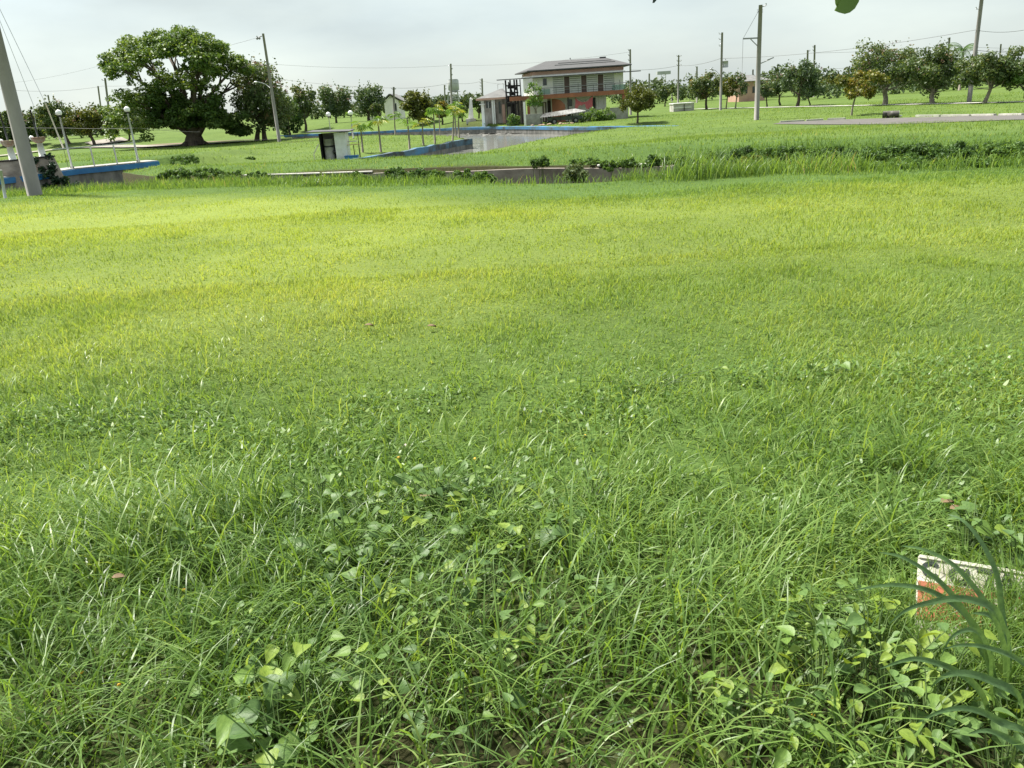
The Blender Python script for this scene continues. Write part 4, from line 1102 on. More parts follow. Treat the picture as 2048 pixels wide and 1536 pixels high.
def tree(name, label, cat, base, crown, mat='banaba', n=2600, size=.2, seed=1, trunk_r=.14, lean=0.0, group=None, bark='bark', clumps=26, tint=.45,
         flowers=0, forks=4, flat=.35, sprigs=24, trunks=1, base_pt=None, low=-.9, depth=None):
    """base: photograph pixel of the foot; crown: (cx,cy,rx,ry) in photograph pixels"""
    n = int(n * 1.9); size *= .82; clumps = int(clumps * 1.25); flowers //= 2
    rg = np.random.default_rng(seed)
    B = np.array(base_pt) if base_pt is not None else G(*base)
    s = ppm(B)
    c = at(crown[0], crown[1], B[1]); rx, rz = crown[2] / s, crown[3] / s
    ry = depth or (rx * .9)
    t = thing(name, label, cat, tuple(B), group)
    C, R = ell_clumps(c, (rx, ry, rz), clumps, rg, low=low)
    C = C + rg.normal(0, 1, C.shape) * np.array([.13 * rx, .12 * ry, .09 * rz])
    R = np.maximum(R, .25 * rz)
    tb = MB()
    fk = np.array([B[0] * .7 + c[0] * .3 + lean * rx * .4, B[1], max(B[2] + .9 * (c[2] - rz * .72 - B[2]), B[2] + .25)])
    for q in range(trunks):
        o0 = np.array([0 if trunks == 1 else (q - (trunks - 1) / 2) * trunk_r * 3.2, 0, 0])
        m1 = B * .55 + fk * .45 + o0 * .9 + np.array([rg.normal(0, trunk_r * .4), 0, 0])
        tb.tube([B + o0 + [0, 0, -.15], B + o0 + [0, 0, .12], m1, fk + o0 * .6], [trunk_r * 1.5, trunk_r * 1.12, trunk_r * .92, trunk_r * .8], 9)
    order = rg.permutation(len(C))[:max(forks * 3, 8)]
    for j, i in enumerate(order):
        e = C[i]
        mid = fk * .5 + e * .5 + np.array([0, 0, -.08 * rz]) + rg.normal(0, .05 * rx, 3)
        r0 = trunk_r * (.5 if j < forks else .26)
        tb.tube([fk, mid, e], [r0, r0 * .6, r0 * .2], 6)
    tb.build('trunk', bark, t)
    V, Q, ci, rr = leaf_cloud(C, R, n, size, rg, flat=flat)
    ct = rg.normal(0, .14, len(C))
    tn = np.clip(rg.normal(tint, .22, n) + ct[ci], 0, 1)
    if sprigs:
        # thin upright shoots that break the outline belong to the same crown
        d = rg.normal(size=(sprigs, 3)); d[:, 2] = np.abs(d[:, 2]) * .9 + .25; d /= np.linalg.norm(d, axis=1)[:, None]
        P = np.array(c) + d * np.array([rx, ry, rz]) * rg.uniform(.80, .98, (sprigs, 1))
        PC, PR = [], []
        for p in P:
            hgt = rg.uniform(.12, .34) * rz
            for q in range(3):
                PC.append(p + np.array([rg.normal(0, .03 * rx), rg.normal(0, .03 * rx), hgt * q / 2])); PR.append(size * (.85 - .22 * q))
        V2, Q2, _, _ = leaf_cloud(np.array(PC), np.array(PR), sprigs * 16, size * .7, rg)
        Q = np.concatenate([Q, Q2 + len(V)]); V = np.concatenate([V, V2]); tn = np.concatenate([tn, np.clip(rg.normal(tint + .12, .25, len(Q2)), 0, 1)])
    np_mesh('crown', V, None, Q, mat, t, attrs={'tint': np.repeat(tn, 4)}, smooth=False)
    if flowers:
        d = rg.normal(size=(flowers, 3)); d[:, 2] = np.abs(d[:, 2]); d[:, 1] = -np.abs(d[:, 1]) * .8; d /= np.linalg.norm(d, axis=1)[:, None]
        P = np.array(c) + d * np.array([rx, ry, rz]) * rg.uniform(.82, 1.02, (flowers, 1))
        V, Q, ci, rr = leaf_cloud(P, np.full(flowers, .22 * max(1, size / .2)), flowers * 9, size * .5, rg)
        np_mesh('blossom', V, None, Q, 'petal', t, attrs={'tint': np.repeat(rg.random(len(Q)), 4)}, smooth=False)
    return t
TREES_R = 'flowering trees on the right lawn'
tree('lawn_tree', 'largest tree right of the yellowing sapling, pinkish shoots on its broad crown', 'tree', (1770, 210), (1773, 137, 66, 52), n=4600, size=.17, seed=11, trunk_r=.26, flowers=60, group=TREES_R, clumps=42, bark='pale_bark', trunks=1, lean=-.1)
tree('lawn_tree', 'dark rounded tree standing just left of the tall grey pole, thick trunk', 'tree', (1864, 208), (1868, 142, 52, 50), n=4000, size=.17, seed=12, trunk_r=.22, flowers=22, group=TREES_R, clumps=38, bark='pale_bark', tint=.34)
tree('lawn_tree', 'wide dark tree with a leaning trunk in front of the tall grey pole', 'tree', (1969, 207), (1982, 143, 66, 42), n=4600, size=.17, seed=13, trunk_r=.17, group=TREES_R, clumps=42, bark='pale_bark', lean=.25, tint=.4, forks=5)
tree('sapling', 'small yellowing tree on a thin pale trunk beside the asphalt curve', 'tree', (1703, 231), (1722, 170, 54, 27), 'yellowing', n=1500, size=.16, seed=14, trunk_r=.075, clumps=24, bark='pale_bark', sprigs=10, forks=5)
tree('lawn_tree', 'round dark tree right of the bracket pole with bare straight trunk', 'tree', (1595, 213), (1603, 158, 43, 36), 'banaba_bluish', n=3200, size=.2, seed=15, trunk_r=.2, group=TREES_R, clumps=34, tint=.33, flowers=14)
tree('lawn_tree', 'pinkish smaller tree directly right of the bracket pole', 'tree', (1560, 211), (1556, 172, 28, 24), 'banaba_bluish', n=1300, size=.2, seed=16, trunk_r=.13, group=TREES_R, clumps=18, flowers=26, tint=.5)
tree('lawn_tree', 'thin grey-green tree close behind the bracket pole', 'tree', (1534, 214), (1528, 178, 22, 20), 'banaba_bluish', n=900, size=.2, seed=17, trunk_r=.09, group=TREES_R, clumps=14, tint=.6)
tree('lawn_tree', 'rounded green tree left of the transformer pole', 'tree', (1413, 219), (1411, 172, 33, 28), n=2400, size=.2, seed=18, trunk_r=.17, group=TREES_R, clumps=28, tint=.48)
tree('lawn_tree', 'bright loose tree just right of the transformer pole', 'tree', (1452, 218), (1460, 176, 20, 20), 'yellowing', n=800, size=.2, seed=19, trunk_r=.08, group=TREES_R, clumps=14, tint=.25)
tree('lawn_tree', 'half bare slender tree between transformer pole and bracket pole', 'tree', (1471, 217), (1478, 172, 16, 26), 'banaba_bluish', n=420, size=.18, seed=20, trunk_r=.09, group=TREES_R, clumps=16, tint=.6, bark='pale_bark', flowers=6)
tree('lawn_tree', 'slim leaning tree behind the round dark tree', 'tree', (1620, 210), (1612, 178, 22, 18), 'banaba_bluish', n=700, size=.2, seed=26, trunk_r=.08, group=TREES_R, clumps=12, tint=.35, lean=-.3)
tree('shore_tree', 'round olive tree on the lawn right of the house', 'tree', (1275, 247), (1277, 200, 36, 30), 'yellowing', n=2200, size=.15, seed=21, trunk_r=.11, clumps=28, tint=.05, sprigs=26)
tree('shore_tree', 'low dark tree right behind the round olive tree', 'tree', (1330, 213), (1332, 187, 22, 14), n=900, size=.22, seed=22, trunk_r=.12, clumps=14, tint=.35)
tree('shore_tree', 'thin feathery tree before the orange column of the house', 'tree', (1073, 249), (1069, 196, 17, 28), 'papaya', n=700, size=.15, seed=23, trunk_r=.06, clumps=18, tint=.25, bark='pale_bark', trunks=2, sprigs=14)
# far right background
tree('field_tree', 'yellow green tree left behind the yellowing sapling', 'tree', None, (1668, 167, 24, 17), 'yellowing', n=900, size=.24, seed=24, trunk_r=.1, clumps=14, tint=.3, base_pt=G(1664, 189))
tree('field_tree', 'bluish green tree crown at the right picture edge behind the wide dark tree', 'tree', None, (2046, 160, 26, 26), 'shrub', n=900, size=.2, seed=25, trunk_r=.12, clumps=14, tint=.6, base_pt=G(2052, 203))
# middle: row behind the pond
MIDT = 'trees behind the pond wall'
tree('bank_tree', 'dark tree right beside the flowering tree, behind the pond', 'tree', (612, 262), (606, 206, 30, 38), 'banaba', n=1900, size=.26, seed=31, trunk_r=.2, group=MIDT, clumps=26, tint=.38)
tree('bank_tree', 'grey green tree with pinkish top above the far globe lamp', 'tree', (673, 246), (670, 202, 36, 34), 'banaba_bluish', n=2200, size=.26, seed=32, trunk_r=.18, group=MIDT, clumps=28, tint=.5, flowers=18)
tree('bank_tree', 'tall dark pointed tree left of the gabled house', 'tree', (738, 242.5), (738, 202, 37, 33), 'banaba_bluish', n=2500, size=.26, seed=33, trunk_r=.26, group=MIDT, clumps=30, tint=.3, sprigs=34)
tree('bank_tree', 'small leaning tree before the low white garden wall', 'tree', (767, 242), (752, 221, 14, 12), 'banaba', n=420, size=.26, seed=34, trunk_r=.1, group=MIDT, clumps=8, tint=.4, lean=-.3)
tree('bank_tree', 'broad low olive tree right of the gabled house, foliage to the ground', 'tree', (840, 248), (838, 215, 37, 31), 'yellowing', n=2500, size=.24, seed=35, trunk_r=.2, group=MIDT, clumps=32, tint=.04, low=-1)
tree('bank_tree', 'small dim tree left of the white obelisk', 'tree', (925, 243), (922, 223, 14, 12), 'banaba', n=500, size=.26, seed=36, trunk_r=.1, group=MIDT, clumps=9, tint=.35)
tree('bank_tree', 'dark bushy tree right behind the white obelisk', 'tree', None, (958, 212, 15, 17), 'banaba', n=700, size=.28, seed=37, trunk_r=.14, group=MIDT, clumps=12, tint=.3, base_pt=np.array([*at(958, 230, 118)[:2], -1.2]))
tree('bank_tree', 'orange tinged bushy tree behind the tallest papaya trees', 'tree', None, (884, 222, 18, 17), 'yellowing', n=800, size=.25, seed=38, trunk_r=.12, group=MIDT, clumps=12, tint=.45, base_pt=G(885, 249))
# left group
LEFT = 'orchard trees along the track'
tree('orchard_tree', 'tall olive tree behind the leaning guy wire on the left', 'tree', (139, 288), (112, 236, 34, 40), 'banaba', n=2400, size=.3, seed=41, trunk_r=.22, group=LEFT, clumps=28, tint=.5, flowers=10)
tree('orchard_tree', 'yellowish crooked tree by the track between the two bridge lamps', 'tree', (190, 292), (172, 242, 34, 34), 'yellowing', n=2200, size=.26, seed=42, trunk_r=.24, group=LEFT, clumps=26, tint=.1, lean=-.2, flowers=10)
tree('orchard_tree', 'dark tree right of the yellowish crooked tree', 'tree', (222, 286), (214, 246, 24, 28), 'banaba', n=1500, size=.26, seed=43, trunk_r=.14, group=LEFT, clumps=18, tint=.4)
tree('orchard_tree', 'dim tree between the two stone pedestals', 'tree', (60, 290), (55, 254, 32, 30), 'banaba', n=1700, size=.3, seed=44, trunk_r=.16, group=LEFT, clumps=22, tint=.35, flowers=6)
tree('orchard_tree', 'dark tree at the left picture edge', 'tree', (8, 292), (6, 258, 26, 28), 'banaba', n=1300, size=.3, seed=45, trunk_r=.16, group=LEFT, clumps=18, tint=.3)
tree('orchard_tree', 'slim dark tree under the left skirt of the rain tree', 'tree', (258, 282), (262, 252, 22, 22), 'banaba', n=900, size=.28, seed=46, trunk_r=.16, group=LEFT, clumps=12, tint=.3)
tree('flowering_tree', 'big tree with pink blossom right of the rain tree', 'tree', (522, 281), (523, 196, 62, 70), 'banaba', n=6000, size=.24, seed=47, trunk_r=.3, clumps=64, tint=.42, flowers=70, trunks=2, forks=6, sprigs=40, low=-1)
tree('side_tree', 'dense dark tree low behind the leaning lamp pole', 'tree', (580, 272), (574, 232, 30, 38), 'shrub', n=2000, size=.26, seed=48, trunk_r=.18, clumps=24, tint=.2, low=-1)

# the rain tree: fanning limbs, a wide domed top and lower skirts
rg = np.random.default_rng(77)
B = G(390, 291); s = ppm(B); Y0 = B[1]
rt = thing('rain_tree', 'huge dark domed rain tree with stout trunk on the left', 'tree', tuple(B))
clumps = []
def dome(n, cx, cy, rx, ry, a0, a1, r0, r1, k0=.8, k1=1.0, dep=1.0):
    for _ in range(n):
        a = math.radians(rg.uniform(a0, a1)); q = rg.uniform(k0, k1); ph = rg.uniform(-1.2, 1.2) * dep
        x = cx + math.cos(a) * rx * q * math.cos(ph); y = cy - math.sin(a) * ry * q * (.35 + .65 * math.cos(ph) if dep > .9 else 1)
        clumps.append((x, y, rg.uniform(r0, r1), math.sin(ph) * rx / s * .85))
dome(150, 345, 150, 146, 96, 6, 174, 11, 18, .82, 1.0)
dome(60, 345, 140, 130, 75, 8, 172, 10, 17, .55, .88)
dome(26, 252, 122, 54, 26, 90, 270, 8, 13, .4, 1.0, .5)
dome(12, 240, 146, 34, 12, 90, 270, 7, 10, .4, 1, .5)
dome(48, 285, 238, 82, 66, 50, 215, 12, 19, .45, 1.0, .8)
dome(46, 335, 232, 70, 62, 0, 230, 12, 18, .2, 1.0, .8)
dome(50, 400, 232, 86, 58, -25, 200, 12, 19, .2, 1.0, .9)
dome(26, 440, 250, 60, 32, -40, 110, 12, 18, .2, 1.0, .9)
dome(20, 462, 138, 42, 26, -20, 120, 9, 15, .4, 1.0, .6)
dome(80, 365, 172, 112, 52, -15, 195, 9, 14, .1, 1.0, .9)
dome(24, 430, 150, 60, 26, 0, 180, 9, 13, .1, 1.0, .9)
dome(26, 395, 250, 84, 22, -10, 190, 11, 16, .1, 1.0, .9)
C = np.array([at(x, y, Y0 + d) for x, y, r, d in clumps]); R = np.array([r / s for _, _, r, _ in clumps])
top = np.array([y < 175 or x < 300 for x, y, r, d in clumps])  # upper and left clumps are treated as sunlit
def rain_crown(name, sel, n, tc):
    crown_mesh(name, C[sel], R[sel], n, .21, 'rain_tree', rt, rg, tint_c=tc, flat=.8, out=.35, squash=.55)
rain_crown('crown', top, 30000, .58)  # sunlight put into the leaf colour as a paler tint
rain_crown('shaded_crown', ~top, 23000, .34)  # lower right foliage, shade put into its darker leaf tint
tb = MB()
fk = at(389, 277, Y0)
tb.tube([B + [0, 0, -.3], B + [0, 0, .25], fk, at(388, 268, Y0), at(387, 258, Y0)], [1.5, 1.2, 1.05, .8, .5], 14)
for q in range(6):
    a = q * 1.05; tb.tube([B + [math.cos(a) * 1.7, math.sin(a) * 1.7, -.1], B + [math.cos(a) * .8, math.sin(a) * .8, .5], B * .6 + fk * .4], [.25, .3, .2], 6)
for ex, ey, d in ((230, 125, 1), (275, 95, -2), (330, 75, 2), (390, 70, -2), (430, 90, 2.5), (470, 130, 0), (300, 130, 4), (400, 120, -4), (480, 160, 1), (260, 200, -3), (320, 205, 3), (440, 235, -3), (350, 105, 0)):
    e_ = at(385 + (ex - 385) * .9, 200 + (ey - 200) * .86, Y0 + d); m_ = fk * .55 + e_ * .45 + np.array([0, 0, 1.2 if ey < 170 else .2])
    tb.tube([fk, fk * .8 + m_ * .2 + rg.normal(0, .15, 3), m_, e_], [.55, .42, .22, .06], 8)
    for _ in range(3):
        e2 = e_ + rg.normal(0, 1.0, 3) * [1, 1, .3]; tb.tube([m_ * .5 + e_ * .5, e2], [.14, .04], 5)
tb.build('trunk', 'bark', rt)

# papaya trees on the peninsula
lob = []
for k in range(9):
    a = math.radians(-120 + k * 30); L_ = 1.0 - .28 * abs(k - 4) / 4
    lob.append((a, L_))
pv, pf = [(0, 0, 0)], []
for a, L_ in lob:
    i = len(pv)
    for da, rr, dz in ((-.20, .55, -.05), (0, 1.0, -.22), (.20, .55, -.05)):
        pv.append((math.cos(a + da) * rr * L_, math.sin(a + da) * rr * L_, dz * rr))
    pf += [(0, i, i + 1), (0, i + 1, i + 2)]
PAPL = []
for v_ in range(3):
    me = bpy.data.meshes.new('leaf'); me.from_pydata(pv, [], pf); me.update(); me.materials.append(MATS['papaya'])
    at_ = me.attributes.new('tint', 'FLOAT', 'POINT'); at_.data.foreach_set('value', np.full(len(pv), (.3, .6, .95)[v_], np.float32)); PAPL.append(me)
PAP = [((721, 253), (725.7, 306), 'papaya sapling nearest the bench frame, low bright crown', 9, .5), ((756, 245), (761.7, 303), 'papaya second from the bench, small green crown on a pale stem', 10, .5),
       ((789, 232), (790.7, 271), 'pale leafed papaya standing at the far edge of the peninsula', 12, .3), ((814, 236), (819, 296), 'nearly bare papaya with a few drooping leaves', 5, .3),
       ((845, 247), (847, 290), 'short papaya with bright yellow leaves', 10, .95), ((867, 222), (870, 287), 'tall papaya left of the closest pair, dense crown', 14, .4),
       ((878, 224), (878, 266), 'tall papaya at the back between two taller neighbours', 12, .4), ((908, 222), (905, 281), 'leaning papaya with orange tinged crown near the tip', 12, .8),
       ((909, 214), (911, 273), 'tallest papaya near the tip of the peninsula', 13, .4), ((917, 228), (918, 277), 'papaya closest to the open water, darker crown', 10, .5), ((702, 229), (703, 271), 'papaya behind the globe lamp at the shed', 9, .3)]
for (tx, tyy), (bx, by), lab, nl, yl in PAP:
    Bp = atz(bx, by, -1.24); Bp[2] = hz(Bp[0], Bp[1]); T_ = at(tx, tyy, Bp[1])
    t = thing('papaya_tree', lab, 'tree', tuple(Bp), 'papaya trees on the peninsula')
    MB().tube([Bp - [0, 0, .1], Bp * .5 + T_ * .5 + [rnd.uniform(-.04, .04), 0, 0], T_], [.085, .065, .045], 8).build('trunk', 'pale_bark', t)
    st = MB()
    for k in range(nl):
        a = k * 2.4 + rnd.random(); el = rnd.uniform(-.15, .9) if nl > 6 else rnd.uniform(-.8, .1); L_ = rnd.uniform(.35, .62)
        e_ = T_ + np.array([math.cos(a) * math.cos(el), math.sin(a) * math.cos(el), math.sin(el)]) * L_
        st.tube([T_, T_ * .4 + e_ * .6 + [0, 0, .05], e_], [.014, .011, .009], 4)
        lf = bpy.data.objects.new('leaf', PAPL[2 if rnd.random() < yl - .35 else (1 if rnd.random() < .5 else 0)]); COL.objects.link(lf); lf.parent = t
        sc = rnd.uniform(.40, .58); lf.location = [float(q) for q in e_ - Bp]; lf.scale = (sc, sc, sc)
        lf.rotation_euler = (rnd.uniform(-.3, .3), rnd.uniform(.1, .9) * (1 if el < .3 else .5), a)
        ROOT[lf.name] = ROOT[t.name]
    st.build('leaf_stalks', 'stem', t)

# coconut palm on the far right
PY = 130.0
Bc = at(1922, 150, PY); Tc = at(1926, 98, PY)
pm = thing('coconut_palm', 'coconut palm rising behind the right hand trees', 'tree', (Bc[0], PY, -1.2))
MB().tube([(Bc[0], PY, -1.3), (Bc[0] + .2, PY, Tc[2] * .5), Tc], [.2, .15, .12], 8).build('trunk', 'pale_bark', pm)
rg = np.random.default_rng(5)
for k in range(13):
    a = k * 2.39; el = rg.uniform(-.1, 1.1); L_ = 2.5
    pts = []
    p = np.array(Tc); an_ = el
    for q in range(8):
        pts.append(p.copy()); p = p + np.array([math.cos(a) * math.cos(an_), math.sin(a) * math.cos(an_), math.sin(an_)]) * L_ / 7; an_ -= .22
    fr = MB().tube(pts, [.04, .035, .03, .028, .025, .02, .015, .01], 4)
    v, f = [], []
    for i in range(1, 8):
        for sd_ in (-1, 1):
            for u in (0, .5):
                b0 = pts[i - 1] * (1 - u) + pts[i] * u; side = np.array([-math.sin(a), math.cos(a), 0]) * sd_
                tip = b0 + side * .5 + np.array([0, 0, -.45]) + (pts[i] - pts[i - 1]) * .6
                w_ = (pts[i] - pts[i - 1]) * .14
                j = len(v); v += [b0 - w_, b0 + w_, tip]; f.append((j, j + 1, j + 2))
    fr.add(v, f)
    o = fr.build('frond', 'shrub', pm)
    a_ = o.data.attributes.new('tint', 'FLOAT', 'POINT'); a_.data.foreach_set('value', np.full(len(o.data.vertices), .5, np.float32))

# far belts of trees that read as one mass
def belt(name, label, px0, px1, Y, y_of, hpx, n, size, mat, seed, tint=.4, groundpx=None):
    rg = np.random.default_rng(seed)
    C, R = [], []
    for px in np.arange(px0, px1, hpx * .42):
        py = y_of(px); Yd = Y + rg.uniform(-6, 6)
        b = at(px, py, Yd); s = ppm(b); hh = hpx * rg.uniform(.55, 1.2) / s
        g = hz(b[0], Yd)
        top = at(px, py - hpx * rg.uniform(.5, 1.1), Yd)[2]
        for q in range(5):
            C.append((b[0] + rg.normal(0, .5 * hh), Yd + rg.normal(0, 1.5), g + (top - g) * rg.uniform(.2, .9))); R.append(max(.28 * (top - g), .8))
    o = np_mesh_leaf(name, np.array(C), np.array(R), n, size, mat, rg, tint)
    return tag(o, label, kind='stuff')
def np_mesh_leaf(name, C, R, n, size, mat, rg, tint):
    V, Q, ci, rr = leaf_cloud(C, R, n, size, rg)
    return np_mesh(name, V, None, Q, mat, attrs={'tint': np.repeat(np.clip(rg.normal(tint, .25, n), 0, 1), 4)}, smooth=False)
hor = lambda px: 200.5 + (1024 - px) * math.tan(ROLL)
belt('treeline', 'far belt of trees on the left skyline', -200, 330, 230, lambda p: hor(p) - 12, 38, 9000, .55, 'far_leaf', 61, .4)
belt('treeline', 'far belt of trees behind the left orchard', -120, 300, 160, lambda p: hor(p) - 2, 26, 5000, .42, 'far_leaf', 66, .3)
belt('treeline', 'far belt of trees behind the gabled house', 560, 960, 250, lambda p: hor(p) - 3, 20, 6000, .55, 'far_leaf', 62, .4)
belt('treeline', 'far belt of trees right of the house', 1230, 1560, 190, lambda p: hor(p) - 2, 22, 4800, .45, 'far_leaf', 63, .4)
belt('treeline', 'far belt of trees on the right skyline', 1500, 2300, 175, lambda p: hor(p) + 4, 34, 10000, .45, 'far_leaf', 64, .35)
belt('treeline', 'low scrub at the far edge of the right hand field', 1600, 2200, 135, lambda p: hor(p) + 18, 14, 4000, .35, 'far_leaf', 65, .3)
belt('treeline', 'pale distant tree belt along the whole horizon', -400, 2500, 600, lambda p: hor(p), 9, 7000, 1.6, 'far_leaf', 67, .5)

# ------------------------------------------------------------------ shrubs and tussocks in the ditch
def shrub(label, px, py, rx, ry, n, seed, mat='shrub', size=.09, Y=None, tint=.45, name='ditch_shrub', group='shrubs in the drainage ditch'):
    rg = np.random.default_rng(seed)
    P = at(px, py, Y) if Y else G(px, py)
    s = ppm(P); rx, rz = rx / s, ry / s
    g = hz(P[0], P[1])
    t = thing(name, label, 'shrub', (P[0], P[1], g), group)
    n = int(n * (4.2 if size < .1 else 2)); size *= (.40 if size < .1 else .7)
    k_ = 34
    a_ = rg.uniform(0, 6.283, k_); q_ = np.sqrt(rg.random(k_))
    lo_ = max(P[2] - rz * 1.1, g); hi_ = P[2] + rz * .75
    C = np.stack([P[0] + np.cos(a_) * q_ * rx, P[1] + np.sin(a_) * q_ * min(rx, .7), lo_ + (hi_ - lo_) * rg.random(k_) * (1 - .5 * q_ ** 3)], -1)
    R = rg.uniform(.55, .95, k_) * max(rz * .75, .09)
    crown_mesh('foliage', C, R, n, size, mat, t, rg, tint_c=tint, aspect=2.2)
    st = MB()
    for k in range(5): st.tube([(C[k][0] * .7 + P[0] * .3, C[k][1], g - .1), C[k]], [.010, .005], 4)
    st.build('stems', 'stem', t)
    return t
shrub('leafy shrub filling the ditch right of the footbridge end', 400, 345, 45, 10, 900, 1, Y=31.0, tint=.4)
shrub('low shrub in the ditch left of the pale kerb start', 452, 348, 32, 7, 500, 2, Y=30.5, tint=.35)
shrub('dark shrub hanging over the canal wall left of its middle', 790, 344, 20, 10, 420, 3, Y=28.3, tint=.15)
shrub('broad shrub of small leaves at the left end of the bare canal wall', 905, 348, 62, 11, 1300, 4, Y=25.0, tint=.55)
shrub('dark shrub hanging over the middle of the canal wall', 1080, 322, 17, 9, 420, 5, Y=25.9, tint=.3)
shrub('dry grey shrub standing in the ditch before the canal wall', 1150, 345, 22, 16, 420, 6, Y=22.5, tint=.6, mat='far_leaf')
shrub('creeper patch with pale stems on the canal wall lip', 1240, 325, 38, 9, 620, 7, Y=24.0, tint=.6)
shrub('dark creeper patch right of the pale lip stones', 1315, 320, 30, 10, 600, 8, Y=23.4, tint=.35)
shrub('dense dark bank shrub right of the tussock', 1640, 322, 64, 22, 2400, 9, Y=19.8, tint=.2)
shrub('bright bank shrub below the barrel', 1760, 318, 66, 25, 2600, 10, Y=19.0, tint=.5)
shrub('deep green shrub in the ditch below the right trees', 1890, 318, 66, 24, 2600, 12, Y=18.0, tint=.2)
shrub('pale green shrub in the ditch at the right picture edge', 2030, 314, 66, 26, 2600, 13, Y=17.2, tint=.55)
shrub('dry brown shrub on the bank above the tussock', 1500, 322, 45, 12, 800, 14, Y=21.4, tint=.4, mat='yellowing')
for k_s, (px_, py_, rx_, ry_, Ys, tn, lb) in enumerate([
        (350, 346, 34, 10, 31.5, .5, 'leafy weeds in the ditch directly right of the footbridge'), (510, 351, 30, 7, 29.5, .3, 'weeds in the ditch in front of the pale kerb start'),
        (700, 352, 40, 8, 26.3, .5, 'weeds in the ditch below the open shed'), (830, 347, 36, 11, 27.0, .35, 'mixed weeds on the ditch wall below the papaya trees'),
        (965, 352, 26, 9, 22.5, .6, 'weeds closing the left end of the bare wall, nearest the field'), (1385, 335, 40, 13, 20.5, .3, 'weeds in the ditch directly behind the largest tussock'),
        (1570, 330, 50, 16, 19.3, .25, 'dark weeds in the ditch left of the dense dark bank shrub'), (1700, 334, 50, 14, 18.0, .6, 'bright weeds on the near ditch edge below the barrel'),
        (1830, 336, 55, 14, 17.0, .45, 'weeds on the near ditch edge between the deep green shrubs'), (1960, 334, 55, 15, 16.4, .3, 'weeds on the near ditch edge below the leaning trunk tree')]):
    shrub(lb, px_, py_, rx_, ry_, 1100, 100 + k_s, Y=Ys, tint=tn)
for k_s in range(9):
    px_ = 1470 + k_s * 72
    Ys = float(yfar(atz(px_, 305, -.4)[0])) + .5
    shrub(('creeping dark weeds', 'mixed green weeds', 'bushy olive weeds')[k_s % 3] + ' on the far ditch bank, %s counted rightwards from the largest tussock' % ('first', 'second', 'third', 'fourth', 'fifth', 'sixth', 'seventh', 'eighth', 'ninth')[k_s], px_, 311 - k_s * 1.2, 52, 17, 1500, 140 + k_s, Y=Ys, tint=(.12, .42, .3)[k_s % 3], size=.085)
for k_s in (3, 6):
    px_ = 985 + k_s * 62
    Ys = float(yfar(atz(px_, 322, -.45)[0])) + .35
    shrub(('thin', 'dark', 'leafy')[k_s % 3] + ' creeper on the lip above the bare canal wall, %s from its left end' % {3: 'first', 6: 'second'}[k_s], px_, 324 - k_s * 1.0, 36, 6, 520, 160 + k_s, Y=Ys, tint=(.5, .15, .4)[k_s % 3], size=.07)
shrub('weeds on the slope behind the footbridge end', 365, 318, 30, 8, 600, 180, Y=40.5, tint=.4)
shrub('tall green weeds before the grey yard wall', 1195, 229, 34, 13, 1100, 15, Y=93.0, tint=.75, size=.17, name='weed_bush', group='weeds by the house')
shrub('scrubby weeds below the charred frame', 1027, 236, 10, 11, 300, 16, Y=95.5, tint=.5, size=.16, name='weed_bush', group='weeds by the house')
shrub('tuft of weeds on the lawn before the shed', 500, 319, 10, 5, 160, 17, Y=None, tint=.3, size=.1, name='weed_bush', group='weeds by the house')
# ivy on the right pedestal: its own plant
iv = thing('ivy', 'dark ivy smothering the right stone pedestal and bridge edge', 'ivy', (ixm, iY, -1.2))
rg = np.random.default_rng(9)
C = []
for k in range(46):
    t_ = rg.random(); z = -1.35 + (izt + 1.45) * (1 - t_ ** .7)
    w_ = iw * (.55 + .9 * (1 - (z + 1.35) / (izt + 1.4))) + .1
    C.append((ixm + rg.uniform(-.75, 1.25) * w_ + (.25 if z < -.6 else 0), iY - .55 + rg.uniform(-.25, .35), z))
crown_mesh('foliage', np.array(C), np.full(len(C), .2), 1600, .11, 'ivy', iv, rg, tint_c=.4)
def tussock(label, px, py, h, n, seed, spread=.3, w=(.012, .022), Y=None, tint=.4):
    rg = np.random.default_rng(seed)
    P = at(px, py, Y) if Y else G(px, py)
    g = hz(P[0], P[1]); x = P[0] + rg.normal(0, spread, n); y = P[1] + rg.normal(0, spread * .6, n)
    t = thing('grass_tussock', label, 'grass', (P[0], P[1], g), 'tall tussocks at the ditch edge')
    L = h * rg.uniform(.5, 1.15, n)
    V, Q, T, m = blade_mesh(x, y, H(x, y) - .03, L, rg.uniform(*w, n), np.abs(rg.normal(0, .25, n)), rg.uniform(.5, 1.7, n), 4, rg.uniform(0, 6.28, n))
    o = np_mesh('blades', V, T, Q, 'grass', t, attrs={'tint': np.repeat(np.clip(rg.normal(tint, .2, n), 0, .95), m), 'yel': np.repeat(np.clip(rg.normal(.1, .1, n), 0, 1), m)})
    o['kind'] = 'stuff'
    return t
tussock('largest tussock of long blades on the near ditch edge', 1410, 356, .75, 420, 1, .55)
tussock('tussock beside the largest one, nearer the bare wall', 1330, 352, .55, 260, 2, .4, tint=.5)
tussock('tussock right of the largest one along the ditch', 1500, 350, .55, 260, 3, .4, tint=.5)
tussock('tussock standing before the pale canal lip stones', 1240, 358, .45, 200, 4, .3, tint=.35)
tussock('bluish tussock on the near edge left of centre', 640, 372, .30, 260, 5, .4, tint=.25)
tussock('tussock in the ditch below the footbridge end', 395, 352, .6, 220, 6, .4, tint=.2)
tussock('tussock on the far bank left of the pale kerb', 545, 350, .6, 220, 7, .3, Y=30.6, tint=.5)

